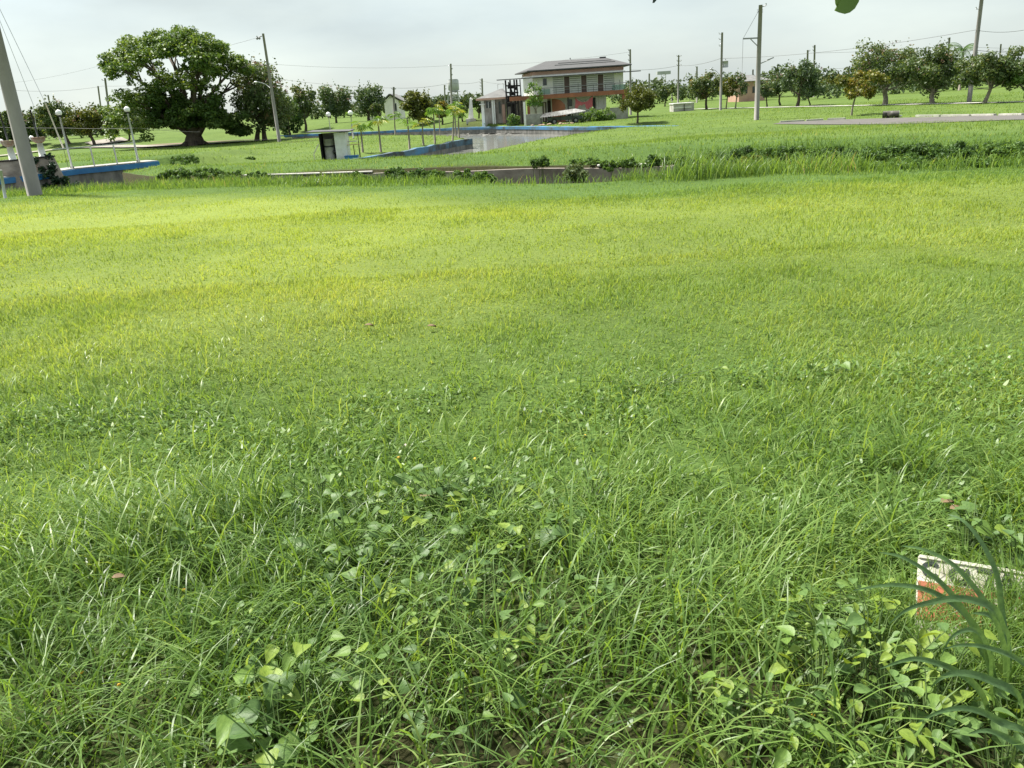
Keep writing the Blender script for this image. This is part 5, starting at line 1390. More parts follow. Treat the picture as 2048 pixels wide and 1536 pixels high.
# ------------------------------------------------------------------ poles and wires
POLE = {}
def conc_pole(key, bpx, tpx, label, rb, rt, Y=None, group=None, mat='pole_concrete', name='utility_pole', z0=None):
    if Y is None: Bp = G(*bpx)
    else:
        Bp = at(*bpx, Y); Bp[2] = hz(Bp[0], Y)
    T_ = at(*tpx, Bp[1])
    T_[0] = Bp[0] + (T_[0] - Bp[0]) * .5       # poles stand close to plumb
    t = thing(name, label, 'utility pole', tuple(Bp), group)
    MB().tube([Bp - [0, 0, .3], Bp * .5 + T_ * .5, T_], [rb, (rb + rt) / 2, rt], 14).build('shaft', mat, t)
    POLE[key] = (t, Bp, T_)
    return t, Bp, T_
def pin(t, p, q, r=.03, ins=True):
    o = MB().tube([p, q], r, 6).build('crossarm', 'steel', t)
    if ins: MB().tube([np.array(q), np.array(q) + [0, 0, .16]], [r * 1.8, r * 1.2], 8).build('insulator', 'tank_grey', o)
t, Bp, T_ = conc_pole('near', (66, 376), (-62, -180), 'thick leaning concrete pole at the left edge of the field', .235, .16, name='concrete_pole', Y=27.2)
tN = T_
t, Bp, T_ = conc_pole('lamp', (559, 284), (527, 67), 'grey concrete pole with curved lamp arm right of the flowering tree', .20, .12)
arm0 = at(542, 177, Bp[1]); arm1 = at(524, 166, Bp[1]); arm2 = at(514, 163.5, Bp[1])
a_ = MB().tube([arm0, arm0 * .4 + arm1 * .6 + [0, 0, .1], arm1, arm2], [.05, .045, .04, .05], 8).build('lamp_arm', 'galvanised', t)
MB().ball(arm2 - [.15, 0, .02], .2, 10, 7, .5).build('lamp_head', 'globe_glass', a_)
c_ = at(524, 72, Bp[1]); d_ = at(514, 75, Bp[1])
pin(t, c_, d_, .05)
for q in (.1, .35): MB().ball(d_ + [q - .1, 0, -.1], .13, 8, 6).build('clamp', 'steel', t)
t, Bp, T_ = conc_pole('bracket', (1513, 240), (1519.5, 10), 'tall concrete pole with side bracket and lamp arm on the right', .215, .15)
p0 = at(1516, 76, Bp[1]); p1 = at(1486, 77.5, Bp[1]); p2 = at(1501, 78, Bp[1]); p3 = at(1516, 93, Bp[1])
MB().beam(p0, p1, .09, .11).build('bracket', 'steel', t); MB().beam(p2, p3, .06).build('bracket_brace', 'steel', t)
w0 = at(1517, 22, Bp[1])
MB().tube([w0, p1, at(1484, 150, Bp[1])], .014, 5).build('stay_wire', 'wire', t)
la, lb = at(1521, 127, Bp[1]), at(1541, 118, Bp[1])
a_ = MB().tube([la, lb], [.04, .04], 8).build('lamp_arm', 'steel', t)
MB().beam(lb - [.25, 0, .06], lb + [.25, 0, .1], .16, .08).build('lamp_head', 'steel', a_)
pin(t, at(1519, 15, Bp[1]), at(1532, 11, Bp[1]), .035)
for q in (20, 24): MB().tube([at(1514, q, Bp[1]), at(1526, q, Bp[1])], .022, 5).build('bolt', 'steel', t)
t, Bp, T_ = conc_pole('right', (1938, 205), (1972, -90), 'tall concrete pole rising through the right hand trees', .21, .14)
pin(t, at(1957, 18, Bp[1]), at(1952, 18, Bp[1]), .03)
t, Bp, T_ = conc_pole('trafo', (1441, 217), (1443.5, 65), 'utility pole carrying a grey transformer drum', .17, .12, Y=105)
q0 = at(1446, 129, Bp[1]); q1 = at(1451, 135, Bp[1]); q2 = at(1451, 122, Bp[1])
dr = MB().tube([q1, q2], .33, 14).build('transformer', 'tank_grey', t)
MB().tube([q2, q2 + [0, 0, .25]], [.06, .04], 8).build('bushing', 'tank_grey', dr)
MB().beam(q0 - [.1, 0, .3], q1 + [0, 0, .1], .07).build('transformer_bracket', 'steel', t)
for yy in (68, 79, 92): pin(t, at(1443, yy, Bp[1]), at(1438, yy, Bp[1]), .03)
a0, a1, a2 = at(1439, 148, Bp[1]), at(1431, 141, Bp[1]), at(1422, 138, Bp[1])
MB().tube([a0, a1, a2], .035, 6).build('lamp_arm', 'steel', t); MB().ball(a2, .18, 8, 6, .5).build('lamp_head', 'steel', t)
t, Bp, T_ = conc_pole('cross', (1356, 196), (1358, 110), 'wooden pole with three short crossarms right of the house', .15, .11, Y=135)
for yy in (112.5, 122, 131): 
    pin(t, at(1353.5, yy, Bp[1]), at(1362, yy, Bp[1]), .05); pin(t, at(1362, yy, Bp[1]), at(1353.5, yy, Bp[1]), .04)
t, Bp, T_ = conc_pole('hse', (1261, 190), (1260.5, 98.5), 'utility pole at the right end of the house roof', .16, .11, Y=112)
for yy in (101, 111, 121): pin(t, at(1260.5, yy, Bp[1]), at(1256.5, yy, Bp[1]), .04)
def far_pole(key, px, py0, py1, Y, label, r=.14, arms=()):
    b = at(px, py0, Y); T_ = at(px, py1, Y)
    t = thing('utility_pole', label, 'utility pole', (b[0], Y, hz(b[0], Y)), 'far utility poles')
    MB().tube([(b[0], Y, hz(b[0], Y) - .2), (T_[0], Y, T_[2])], [r * 1.2, r], 8).build('shaft', 'pole_concrete', t)
    for d, yy in arms: pin(t, at(px, yy, Y), at(px + d, yy, Y), r * .35)
    POLE[key] = (t, b, T_)
far_pole('f901', 901.5, 205, 127.5, 150, 'tall thin pole just in front of the water tower', .15, [(3, 138), (3, 150)])
far_pole('f889', 889, 205, 170, 190, 'short pole left of the water tower with double arms', .15, [(3, 172), (3, 178)])
far_pole('f964', 964, 200, 157, 170, 'pole with insulators above the annexe roof', .16, [(-4, 160), (-4, 166), (-4, 172), (-4, 178)])
far_pole('f787', 787.5, 235, 174, 140, 'pole standing before the gabled house', .15, [(-4, 178), (4, 178)])
far_pole('f209', 210, 210, 156, 170, 'pole with bent lamp arm left of the rain tree, taller of two', .2, [(-6, 160)])
far_pole('f196', 196, 215, 172, 190, 'shorter of the two poles left of the rain tree', .17)
far_pole('f96', 96, 215, 190, 180, 'pole tip above the olive tree on the left', .16, [(-4, 192)])
far_pole('f1298', 1298.5, 180, 147, 170, 'thin pole right above the olive tree', .15)
far_pole('f1394', 1394, 180, 133, 170, 'lamp topped pole behind the rounded green tree', .15, [(-3, 134)])
far_pole('f1506', 1506, 170, 139, 180, 'short far pole left of the bracket pole foot lamp', .16)
far_pole('f1525', 1525.5, 170, 142, 200, 'short far pole right behind the bracket pole', .16)
far_pole('f1616', 1615.5, 160, 100, 140, 'left one of two poles behind the round dark tree', .15, [(4, 102)])
far_pole('f1630', 1629.5, 160, 90, 150, 'right one of two poles behind the round dark tree, with insulators', .16, [(-4, 94), (-4, 101)])
far_pole('f1899', 1899, 120, 75, 150, 'pole left beside the coconut palm', .17, [(-4, 78)])
far_pole('f2002', 2002, 120, 88, 170, 'pole tip above the wide dark tree on the right', .15, [(5, 100)])
far_pole('f1340', 1344, 180, 160, 210, 'small far pole between lattice mast and crossarm pole', .15)
# lattice mast
my = 300.0
A, B = at(1327, 178, my), at(1327, 149, my)
lm = thing('lattice_mast', 'slim lattice mast with flat head on the far skyline', 'mast', (A[0], my, -1.2))
for sx in (-1, 1): MB().tube([(A[0] + sx * .9, my, -1.4), (B[0] + sx * .8, my, B[2])], .09, 5).build('leg', 'tank_grey', lm)
for k in range(7):
    z = A[2] + (B[2] - A[2]) * k / 6; MB().tube([(A[0] - .9, my, z), (A[0] + .9, my, z + (B[2] - A[2]) / 6)], .06, 4).build('brace', 'tank_grey', lm)
box('head', (B[0] - 2.4, my - 1, B[2]), (B[0] + 2.4, my + 1, B[2] + 1.1), 'tank_grey', lm)
def wire(label, pts, sag=.25, r=.014, mat='wire', group='overhead wires'):
    P = []
    for a, b in zip(pts[:-1], pts[1:]):
        a, b = np.array(a, float), np.array(b, float)
        for k in range(14):
            t_ = k / 14; P.append(a * (1 - t_) + b * t_ - [0, 0, sag * 4 * t_ * (1 - t_)])
    P.append(np.array(pts[-1], float))
    o = MB().tube(P, r, 4).build('overhead_wire', mat)
    return tag(o, label, 'wire', group)
YR, YB, YT, YX, YH = POLE['right'][1][1], POLE['bracket'][1][1], POLE['trafo'][1][1], POLE['cross'][1][1], POLE['hse'][1][1]
wire('wire running from the right pole to the transformer pole', [at(2120, 40, YR - 4), at(1951, 60, YR), at(1441, 117, YT)], .5, .016)
wire('wire from the transformer pole to the crossarm pole', [at(1441, 117, YT), at(1357, 131, YX)], .3, .02)
wire('wire from the crossarm pole to the house pole', [at(1357, 131, YX), at(1260, 140, YH)], .2, .02)
wire('lower wire between right pole and far poles', [at(2120, 92, YR - 4), at(1948, 100, YR), at(1628, 140, 150), at(1394, 156, 170), at(1262, 163, YH)], .3, .02)
wire('wire crossing the rain tree to the lamp pole', [at(532, 121, POLE['lamp'][1][1]), at(205, 172, 130), at(-60, 170, 120)], .8, .016)
wire('topmost wire from the lamp pole to the left', [at(516, 75, POLE['lamp'][1][1]), at(205, 130, 130), at(-60, 172, 150)], .6, .012)
wire('pair of far wires left of the gabled house, lower one', [at(560, 158, 150), at(788, 176, 140), at(901, 166, 150), at(964, 162, 170), at(1040, 167, 140)], .3, .02)
wire('pair of far wires left of the gabled house, upper one', [at(540, 128, 140), at(901, 131, 150), at(1260, 104, YH)], .5, .014)
wire('low service wire passing behind the bridge lamps', [at(-60, 252, 60), at(130, 256, 60), at(275, 256, 58), at(400, 264, 70)], .05, .012)
wire('far wire above the right hand trees', [at(2120, 96, 150), at(1899, 92, 150), at(1630, 106, 150)], .2, .018)
# guy wires of the near pole
gw = thing('guy_wire', 'upper guy wire with pale guard tube at the left edge', 'guy wire', (0, 0, 0), 'guy wires at the left edge'); 
A = deckp(147, .9); A[2] = -.42; gw.location = [float(q) for q in A]; ROOT[gw.name] = A.copy()
k0, k1, k2 = at(127, 297, A[1]), at(91, 207, A[1] - .3), at(-14, -10, A[1] - 1.5)
MB().tube([A, k0], .012, 5).build('anchor_rod', 'black_iron', gw)
MB().tube([k0, k1], .038, 8).build('guard_tube', 'plank_white', gw)
MB().tube([k1, k2, at(-60, -120, A[1] - 2)], .014, 5).build('strand', 'galvanised', gw)
A = at(68, 300, 44.0); A[2] = hz(A[0], 44.0)
gw2 = thing('guy_wire', 'thin lower guy wire left of the guarded one', 'guy wire', tuple(A), 'guy wires at the left edge')
MB().tube([A, at(66, 208, 44), at(-4, 32, 43.3), at(-40, -60, 43)], .012, 5).build('strand', 'galvanised', gw2)
A = at(6, 384, 26.8); A[2] = hz(A[0], A[1]); pst = thing('steel_stake', 'short grey steel stake left of the thick concrete pole', 'stake', tuple(A))
MB().tube([A - [0, 0, .2], at(1, 340, A[1])], .05, 8).build('stake', 'galvanised', pst)

# ------------------------------------------------------------------ foreground weeds with broad leaves
def leaf_data(name, outline, fold, curl, mats, tints):
    """one leaf blade in its own plane: outline half profile (along, half width), folded on the midrib"""
    res = []
    for tnt in tints:
        v, f = [], []
        for i, (u, w) in enumerate(outline):
            z = -curl * u * u
            v += [(u, -w, z + fold * w), (u, -w * .5, z + fold * w * .35), (u, 0, z), (u, w * .5, z + fold * w * .35), (u, w, z + fold * w)]
        for i in range(len(outline) - 1):
            k = 5 * i
            for j in range(4): f.append((k + j, k + j + 1, k + 6 + j, k + 5 + j))
        me = bpy.data.meshes.new(name); me.from_pydata(v, [], f); me.polygons.foreach_set('use_smooth', [True] * len(f)); me.update()
        me.materials.append(MATS[mats]); a = me.attributes.new('tint', 'FLOAT', 'POINT'); a.data.foreach_set('value', np.full(len(v), tnt, np.float32))
        res.append(me)
    return res
HEART = [(-.16, .22), (-.10, .40), (.02, .50), (.2, .50), (.42, .40), (.64, .26), (.84, .11), (1.0, .01)]
OVATE = [(0, .03), (.10, .20), (.28, .31), (.48, .31), (.68, .22), (.86, .10), (1.0, .005)]
HL = leaf_data('leaf', HEART, .35, .22, 'weed_leaf', (.15, .4, .6, .8, .97)) + leaf_data('leaf', HEART, -.12, .5, 'weed_leaf', (.3, .55))
OL = leaf_data('leaf', OVATE, .45, .25, 'weed_leaf', (.35, .6, .8, .97))
rw = random.Random(21)
def weed(label, px, py, leaves, spread, size, kind='heart', height=(.10, .24), group='broad leaved weeds in the foreground grass', bright=0):
    B = G(px, py, .8)
    # the foot stands a little nearer than the pixel, so that the leaves, raised on their stalks, meet it
    B = np.array([B[0], B[1] - .12, 0]); B[2] = hz(B[0], B[1])
    t = thing('broadleaf_weed', label, 'weed', tuple(B), group)
    st = MB()
    leaves = int(leaves * (1.7 if kind == 'heart' else 2.1)); size *= .78; spread *= 1.25; bright *= .6; height = (height[0] * .45, height[1] * (.62 if kind == 'heart' else .75))
    for k in range(leaves):
        a = rw.uniform(0, 6.283); r = spread * math.sqrt(rw.random())
        p = np.array([B[0] + math.cos(a) * r, B[1] + .06 + math.sin(a) * r * .75, 0]); p[2] = hz(p[0], p[1]) + rw.uniform(*height) + (.035 if py > 900 else 0)
        pool = HL if kind == 'heart' else OL
        w_ = rw.random()
        me = pool[min(int(w_ * len(pool)), len(pool) - 1)] if not bright or rw.random() > bright else pool[3]
        lf = bpy.data.objects.new('leaf', me); COL.objects.link(lf); lf.parent = t; ROOT[lf.name] = ROOT[t.name]
        sc = size * rw.uniform(.6, 1.25)
        lf.location = [float(q) for q in p - B]; lf.scale = (sc, sc * rw.uniform(.85, 1.1), sc)
        lf.rotation_euler = (rw.uniform(-.45, .45), rw.uniform(-.2, .5), rw.uniform(0, 6.283))
        st.tube([(B[0] + (p[0] - B[0]) * .25, B[1] + (p[1] - B[1]) * .25, B[2]), (p[0] * .5 + B[0] * .5, p[1] * .5 + B[1] * .5, p[2] - .03), p], [.002, .0018, .0014], 4)
    st.build('stalks', 'stem', t)
    return t
weed('heart leaved vine at the top of the dark hollow, centre of the foreground', 880, 1010, 16, .20, .062)
weed('heart leaved vine left of the dark hollow', 690, 1130, 12, .15, .070)
weed('heart leaved vine in the middle of the dark hollow', 860, 1100, 14, .22, .060)
weed('heart leaved vine right of the dark hollow', 1080, 1090, 12, .17, .058)
weed('vine with two large pale leaves at the right end of the hollow', 1140, 1120, 6, .08, .070)
weed('low vine below the dark hollow', 900, 1215, 10, .18, .062)
weed('trailing vine with long leaves below centre', 960, 1310, 8, .16, .072, 'ovate', (.08, .18))
weed('small leaved clover like weed below centre', 900, 1270, 16, .16, .028)
weed('vine at the upper left of the hollow, yellowish leaves', 650, 1010, 10, .16, .048, bright=.4)
weed('vine sprouting upper centre, pale small leaves', 980, 985, 12, .2, .046, bright=.3)
weed('vine above the hollow on the right, tiny yellow leaves', 1180, 1000, 9, .16, .044, bright=.3)
weed('large soft leaves at the bottom edge left of centre', 590, 1490, 12, .15, .082)
weed('bright weed near the bottom edge with upright yellow green leaves', 660, 1400, 10, .13, .052, 'heart', (.14, .26), bright=.6)
weed('pale weed with folded leaves at the bottom, centre left', 780, 1420, 8, .12, .058)
weed('lone bright seedling left of centre', 525, 1285, 4, .05, .040, bright=.9)
weed('small heart leaves in the left grass, upper one', 345, 1095, 5, .10, .048, bright=.5)
weed('heart leaves in the left grass below the upper one', 420, 1120, 6, .12, .055)
weed('yellow green sprout at lower left centre', 500, 1330, 5, .06, .040, bright=.8)
weed('little sprout low in the right grass', 1215, 1250, 4, .06, .045, 'ovate')
RW = 'ovate leaved weeds on the lower right'
weed('ovate leaved weed, topmost of the lower right patch', 1700, 1330, 14, .13, .062, 'ovate', (.14, .30), RW, .35)
weed('ovate leaved weed left in the lower right patch', 1610, 1370, 12, .12, .062, 'ovate', (.12, .28), RW, .4)
weed('ovate leaved weed in the middle of the lower right patch', 1740, 1410, 16, .14, .066, 'ovate', (.12, .30), RW, .25)
weed('ovate leaved weed right in the lower right patch under the long blades', 1830, 1390, 14, .14, .066, 'ovate', (.10, .26), RW, .2)
weed('ovate leaved weed at the lowest part of the right patch', 1790, 1490, 14, .14, .068, 'ovate', (.10, .26), RW, .15)
weed('ovate leaved weed at the bottom right corner', 1950, 1500, 12, .14, .068, 'ovate', (.08, .22), RW, .1)
weed('single glossy leaf plant low right of centre', 1440, 1450, 5, .07, .066, 'ovate', (.10, .2), RW)
weed('shaded weed between sign board and long blades', 1690, 1250, 8, .12, .055, 'ovate', (.1, .2), RW)
weed('pale little weed alone in the right middle grass', 1640, 750, 7, .14, .062, 'heart', (.10, .20), bright=.6)
weed('small pale creeping weed above right of centre', 1290, 765, 12, .4, .05, 'ovate', (.06, .12), bright=.4)
weed('round leaved weed behind the sign board', 1990, 1130, 9, .10, .055, 'heart', (.16, .26))
weed('pale leaved weed left behind the sign board', 1900, 1085, 6, .10, .055, 'heart', (.16, .24))

weed('creeping mat of small leaves at the left rim of the hollow', 760, 1040, 14, .2, .050)
weed('creeping mat of small leaves at the right rim of the hollow', 1000, 1040, 14, .2, .050)
weed('creeping leaves in the lower middle of the hollow', 980, 1160, 14, .2, .052)
weed('creeping leaves at the lower left of the hollow', 760, 1200, 12, .2, .052)
weed('creeping leaves halfway between the hollow and the bottom edge', 1080, 1260, 12, .2, .050)
weed('yellow green creeping leaves left of the bottom centre', 560, 1420, 12, .16, .052, bright=.4)
weed('small creeping leaves at the bottom edge centre', 950, 1480, 12, .16, .050)
weed('ovate leaved weed above the topmost of the lower right patch', 1640, 1290, 12, .14, .052, 'ovate', (.08, .2), RW, .2)
weed('ovate leaved weed at the left end of the lower right patch', 1540, 1440, 12, .14, .055, 'ovate', (.08, .2), RW, .2)
weed('ovate leaved weed at the bottom edge left of the corner', 1660, 1500, 14, .16, .06, 'ovate', (.08, .22), RW, .15)
# long arching blades at the lower right
bc = G(2030, 1400, .8)
tg = thing('tall_grass_clump', 'clump of long broad arching blades at the lower right corner', 'grass', (bc[0], bc[1], hz(bc[0], bc[1])))
BL = [([(2018, 1330), (2010, 1280), (2002, 1233), (1993, 1154), (1966, 1092), (1930, 1045), (1897, 1029)], 1.62, 1.80, .030),
      ([(1975, 1330), (1955, 1288), (1937, 1240), (1900, 1186), (1857, 1146), (1803, 1114), (1760, 1105)], 1.62, 1.66, .026),
      ([(2006, 1290), (1988, 1233), (1966, 1200), (1930, 1154), (1893, 1121), (1843, 1098), (1803, 1092)], 1.66, 1.72, .024),
      ([(1985, 1330), (1966, 1280), (1930, 1230), (1893, 1200), (1843, 1177), (1777, 1170), (1705, 1181)], 1.58, 1.56, .024),
      ([(2016, 1290), (2005, 1255), (1984, 1215), (1922, 1197), (1864, 1204), (1814, 1219), (1777, 1248)], 1.55, 1.50, .024),
      ([(1984, 1396), (1980, 1340), (1977, 1306), (1958, 1266), (1930, 1260), (1900, 1277), (1882, 1313)], 1.50, 1.42, .018),
      ([(2080, 1360), (2048, 1328), (2016, 1309), (1966, 1293), (1922, 1290), (1890, 1297)], 1.46, 1.42, .017),
      ([(1985, 1460), (1966, 1396), (1937, 1360), (1893, 1333), (1839, 1318), (1803, 1322), (1759, 1338)], 1.48, 1.44, .022),
      ([(2060, 1470), (2002, 1445), (1966, 1425), (1922, 1416), (1875, 1425), (1832, 1447)], 1.36, 1.32, .020),
      ([(2110, 1540), (2048, 1498), (2010, 1474), (1973, 1461), (1937, 1467)], 1.30, 1.28, .022),
      ([(2012, 1400), (2010, 1340), (2006, 1298), (1995, 1255), (1977, 1230), (1944, 1226)], 1.60, 1.58, .034),
      ([(2040, 1400), (1990, 1365), (1930, 1346), (1886, 1353), (1861, 1375)], 1.44, 1.42, .024),
      ([(2000, 1420), (1985, 1370), (1975, 1330), (1968, 1290), (1965, 1250)], 1.55, 1.6, .022),
      ([(2040, 1420), (2060, 1350), (2085, 1280), (2120, 1230)], 1.55, 1.65, .028)]
for pts, Ya, Yb, wd_ in BL:
    n_ = len(pts); P = [at(a, b, Ya + (Yb - Ya) * i / (n_ - 1)) for i, (a, b) in enumerate(pts)]
    root = P[0].copy(); g_ = hz(root[0], root[1])
    if root[2] > g_ + .03: P = [np.array([root[0] * .6 + bc[0] * .4, root[1] * .7 + bc[1] * .3, g_ - .02])] + P
    # smooth the curve
    Q_ = []
    for i in range(len(P) - 1):
        p0, p1, p2, p3 = P[max(i - 1, 0)], P[i], P[i + 1], P[min(i + 2, len(P) - 1)]
        for k in range(4):
            t_ = k / 4; Q_.append(.5 * ((2 * p1) + (-p0 + p2) * t_ + (2 * p0 - 5 * p1 + 4 * p2 - p3) * t_ ** 2 + (-p0 + 3 * p1 - 3 * p2 + p3) * t_ ** 3))
    Q_.append(P[-1]); Q_ = np.array(Q_); m_ = len(Q_)
    T_ = np.gradient(Q_, axis=0); T_ /= np.linalg.norm(T_, axis=1)[:, None]
    side = np.cross(T_, np.array([0.25, -.75, .6])); side /= np.linalg.norm(side, axis=1)[:, None]
    nm_ = np.cross(side, T_)
    v, f = [], []
    for i in range(m_):
        u = i / (m_ - 1); hw = wd_ * .41 * (min(1, .35 + 2.2 * u) if u < .3 else 1) * (1 - max(0, u - .35) / .65) ** .7 + .0006
        v += [Q_[i] - side[i] * hw + nm_[i] * hw * .3, Q_[i], Q_[i] + side[i] * hw + nm_[i] * hw * .3]
    for i in range(m_ - 1):
        k = 3 * i; f += [(k, k + 1, k + 4, k + 3), (k + 1, k + 2, k + 5, k + 4)]
    o = MB().add(v, f, True).build('blade', 'big_blade', tg)
    a_ = o.data.attributes.new('tint', 'FLOAT', 'POINT'); a_.data.foreach_set('value', np.full(len(v), rw.uniform(.2, .8), np.float32))

# thin blades that grow up round the sign board
nb_ = 2600
x = RG.uniform(1.02, 1.75, nb_); y = RG.uniform(1.55, 2.12, nb_)
V, Q, T, m_ = blade_mesh(x, y, H(x, y) - .01, RG.uniform(.10, .30, nb_), RG.uniform(.0025, .005, nb_), np.abs(RG.normal(0, .35, nb_)), RG.uniform(.3, 1.8, nb_), 4, RG.uniform(0, 6.28, nb_))
grass_object('sign_grass', [(V, Q, T, m_, np.clip(RG.normal(.5, .22, nb_), 0, .95), np.full(nb_, .05))])['label'] = 'thin grass growing up round the sign board'
# sign board lying in the grass
c00, c10 = at(1838, 1113, 2.16), at(2290, 1186, 2.10)
c01, c11 = at(1828, 1310, 1.82), at(2290, 1385, 1.78)
sb_ = thing('sign_board', 'white and orange lettered sign board lying in the grass', 'sign', tuple((c01 + c11) / 2))
def bd(u, v): return (c00 * (1 - u) + c10 * u) * (1 - v) + (c01 * (1 - u) + c11 * u) * v
bn_ = np.cross(c10 - c00, c01 - c00); bn_ /= np.linalg.norm(bn_)
if bn_[2] < 0: bn_ = -bn_
def bquad(name, pts, mat, lift, th=.002, parent=None):
    P = [bd(*q) + bn_ * lift for q in pts]
    lo = [p - bn_ * th for p in P]; n_ = len(P)
    return MB().add(P + lo, [tuple(range(n_)), tuple(range(n_, 2 * n_))[::-1]] + [(i, n_ + i, n_ + (i + 1) % n_, (i + 1) % n_) for i in range(n_)]).build(name, mat, parent or sb_)
pan = bquad('panel', [(0, 0), (1, 0), (1, 1), (0, 1)], 'board_white', 0, .008)
bquad('orange_band', [(0.002, .27), (.998, .27), (.998, .66), (0.002, .66)], 'board_orange', .003)
bquad('frame_strip', [(0, -.012), (1, -.012), (1, .022), (0, .022)], 'board_white', .006, .014)
LT = 'board_black'
def ring(u, v, ru, rv, w, a0, a1, n_=14):
    A = [(u + ru * math.cos(math.radians(a)), v - rv * math.sin(math.radians(a))) for a in np.linspace(a0, a1, n_)]
    Bq = [(u + (ru - w) * math.cos(math.radians(a)), v - (rv - w * 2.0) * math.sin(math.radians(a))) for a in np.linspace(a1, a0, n_)]
    return A + Bq
def strip(u0, v0, u1, v1, w): return [(u0, v0), (u0 + w, v0), (u1 + w, v1), (u1, v1)]
def letter(polys):
    o = None
    for pl_ in polys:
        m_ = len(pl_)
        if m_ > 8:                         # ring: build it as quads
            h_ = m_ // 2; P = [bd(*q) + bn_ * .0035 for q in pl_]
            mb = MB().add(P, [(i, i + 1, m_ - 2 - i, m_ - 1 - i) for i in range(h_ - 1)])
            q_ = mb.build('letter_stroke', LT, pan)
        else: q_ = bquad('letter_stroke', pl_, LT, .0045, .003, pan)
letter([ring(.055, .13, .045, .09, .020, 40, 320)])
letter([ring(.175, .15, .045, .09, .020, 0, 359), strip(.205, .06, .205, .235, .016)])
letter([strip(.255, .045, .255, .07, .085), strip(.31, .07, .285, .24, .022)])
letter([strip(.375, .05, .350, .24, .02), strip(.378, .05, .418, .24, .02), strip(.365, .16, .365, .185, .05)])
letter([ring(.50, .14, .045, .09, .02, 0, 359)])
letter([strip(.58, .05, .58, .24, .02), strip(.58, .05, .58, .085, .08)])
for k, (u, v) in enumerate(((.27, .36), (.33, .34), (.40, .38))):
    bquad('white_spot', [(u, v), (u + .03, v - .01), (u + .035, v + .05), (u + .005, v + .06)], 'board_white', .0052)

# twig with two leaves hanging into the top of the picture
tw = thing('overhanging_twig', 'leafy twig hanging into the top right of the view', 'branch', tuple(at(1700, -240, .95)))
J = [at(1240, -150, .95), at(1450, -205, .97), at(1700, -240, .95), at(2000, -420, .9), at(2400, -900, .8)]
MB().tube(J, [.002, .003, .004, .007, .012], 7).build('twig', 'bark', tw)
def hang_leaf(out, Y, mat, tint, top):
    P = [at(a, b, Y) for a, b in out]; c_ = np.mean(P, 0) + [0, .004, 0]
    v = [tuple(c_)] + [tuple(p) for p in P]
    o = MB().add(v + [tuple(np.array(q) + [0, .0006, 0]) for q in v], [(0, i + 1, (i + 1) % len(P) + 1) for i in range(len(P))] + [(len(v), len(v) + (i + 1) % len(P) + 1, len(v) + i + 1) for i in range(len(P))], True).build('leaf', mat, tw)
    a_ = o.data.attributes.new('tint', 'FLOAT', 'POINT'); a_.data.foreach_set('value', np.full(len(o.data.vertices), tint, np.float32))
    MB().tube([at(*out[0], Y), top], .0012, 5).build('stalk', 'stem', tw)
hang_leaf([(1694, -120), (1680, -80), (1672, -40), (1669, -10), (1671, 8), (1674, 14), (1669, 21), (1678, 25), (1690, 28), (1700, 25), (1710, 17), (1718, 3), (1723, -20), (1722, -55), (1710, -95)], .95, 'weed_leaf', .8, J[2])
hang_leaf([(1330, -70), (1318, -45), (1311, -18), (1306, 0), (1305, 6), (1309, 5.5), (1314, -1), (1322, -20), (1334, -45)], .96, 'ivy', .1, at(1345, -178, .96))

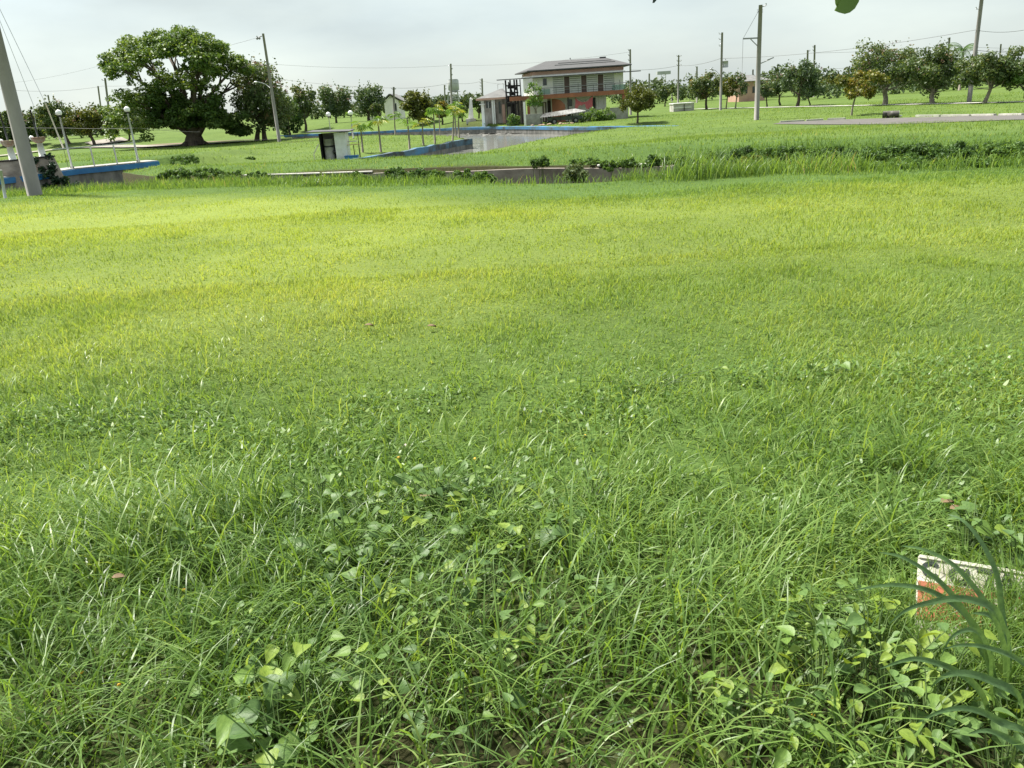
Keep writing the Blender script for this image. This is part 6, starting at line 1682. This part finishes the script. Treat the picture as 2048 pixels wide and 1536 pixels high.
# small things in the grass
rw = random.Random(4)
for k, (px, py, lab) in enumerate([(865, 666, 'curled brown dry leaf lying in the mown grass'), (740, 664, 'flat tan dry leaf left of the curled one'), (1885, 1064, 'brown dry leaf behind the sign board'), (1905, 1078, 'pale torn dry leaf beside the brown one'), (255, 1215, 'grey brown dry leaf among the left grass blades'), (860, 1045, 'dry leaf in the dark hollow')]):
    p = G(px, py, .8); s_ = 9 / ppm(p)
    if py > 1000: s_ *= 1.6
    t = thing('dry_leaf', lab, 'leaf', (p[0], p[1], p[2]))
    z0 = p[2] + (.06 if py < 700 else .13)
    v, f = [], []
    for i, (u, w) in enumerate(OVATE):
        v += [(p[0] + (u - .5) * s_ * 2, p[1] - w * s_ * 1.6, z0 + .6 * s_ * w), (p[0] + (u - .5) * s_ * 2, p[1], z0 - .4 * s_ * u * u), (p[0] + (u - .5) * s_ * 2, p[1] + w * s_ * 1.6, z0 + .9 * s_ * w)]
    for i in range(len(OVATE) - 1):
        q = 3 * i; f += [(q, q + 1, q + 4, q + 3), (q + 1, q + 2, q + 5, q + 4)]
    MB().add(v, f, True).build('blade', 'dry_leaf', t)
FL = [(810, 893, 'pale'), (395, 1040, 'yellow'), (484, 1045, 'yellow'), (368, 1180, 'yellow'), (345, 1298, 'yellow'), (395, 1340, 'yellow'), (352, 1397, 'yellow'), (163, 1345, 'yellow'), (1170, 872, 'yellow'), (950, 918, 'yellow'), (797, 915, 'yellow'), (1627, 1430, 'yellow'), (690, 955, 'yellow'), (238, 1370, 'yellow'), (500, 1395, 'yellow')]
for k, (px, py, c_) in enumerate(FL):
    p = G(px, py, .8); h_ = .12 if py < 1000 else .17
    b0 = np.array([p[0], p[1] - h_ * .5, 0]); b0[2] = hz(b0[0], b0[1]); tp = at(px, py, b0[1]); 
    t = thing('wild_flower', 'pale round clover head above the long grass' if c_ == 'pale' else 'tiny orange yellow wild flower among the grass blades', 'flower', tuple(b0), 'wild flowers in the grass' if c_ != 'pale' else None)
    MB().tube([b0, b0 * .5 + tp * .5 + [.01, 0, 0], tp], .0014, 4).build('stalk', 'stem', t)
    r_ = (7 if c_ == 'pale' else 4.0) / ppm(tp)
    MB().ball(tp, r_, 8, 5, .8).build('flower_head', 'flower_pale' if c_ == 'pale' else 'flower_yellow', t)
# floating mats at the far side of the pond
rg = np.random.default_rng(88)
mb = MB()
for k in range(170):
    px = rg.uniform(925, 1110); py = 262 + rg.random() ** 2.2 * 10 - (px - 1000) * .012
    if px > 1060: py = 262 + rg.random() * 3
    p = atz(px, py, wz + .012)
    if not inpoly(np.array([p[0]]), np.array([p[1]]), POND)[0]: continue
    a = rg.uniform(.12, .5); b = rg.uniform(.12, .55); n_ = 7; ph = rg.uniform(0, 6)
    mb.add([(p[0] + math.cos(q / n_ * 6.283 + ph) * a * rg.uniform(.6, 1.2), p[1] + math.sin(q / n_ * 6.283 + ph) * b * rg.uniform(.6, 1.2), p[2] + rg.uniform(0, .03)) for q in range(n_)], [tuple(range(n_))])
o = mb.build('floating_weed', 'dark_concrete'); tag(o, 'brown floating weed mats on the far side of the pond', kind='stuff')
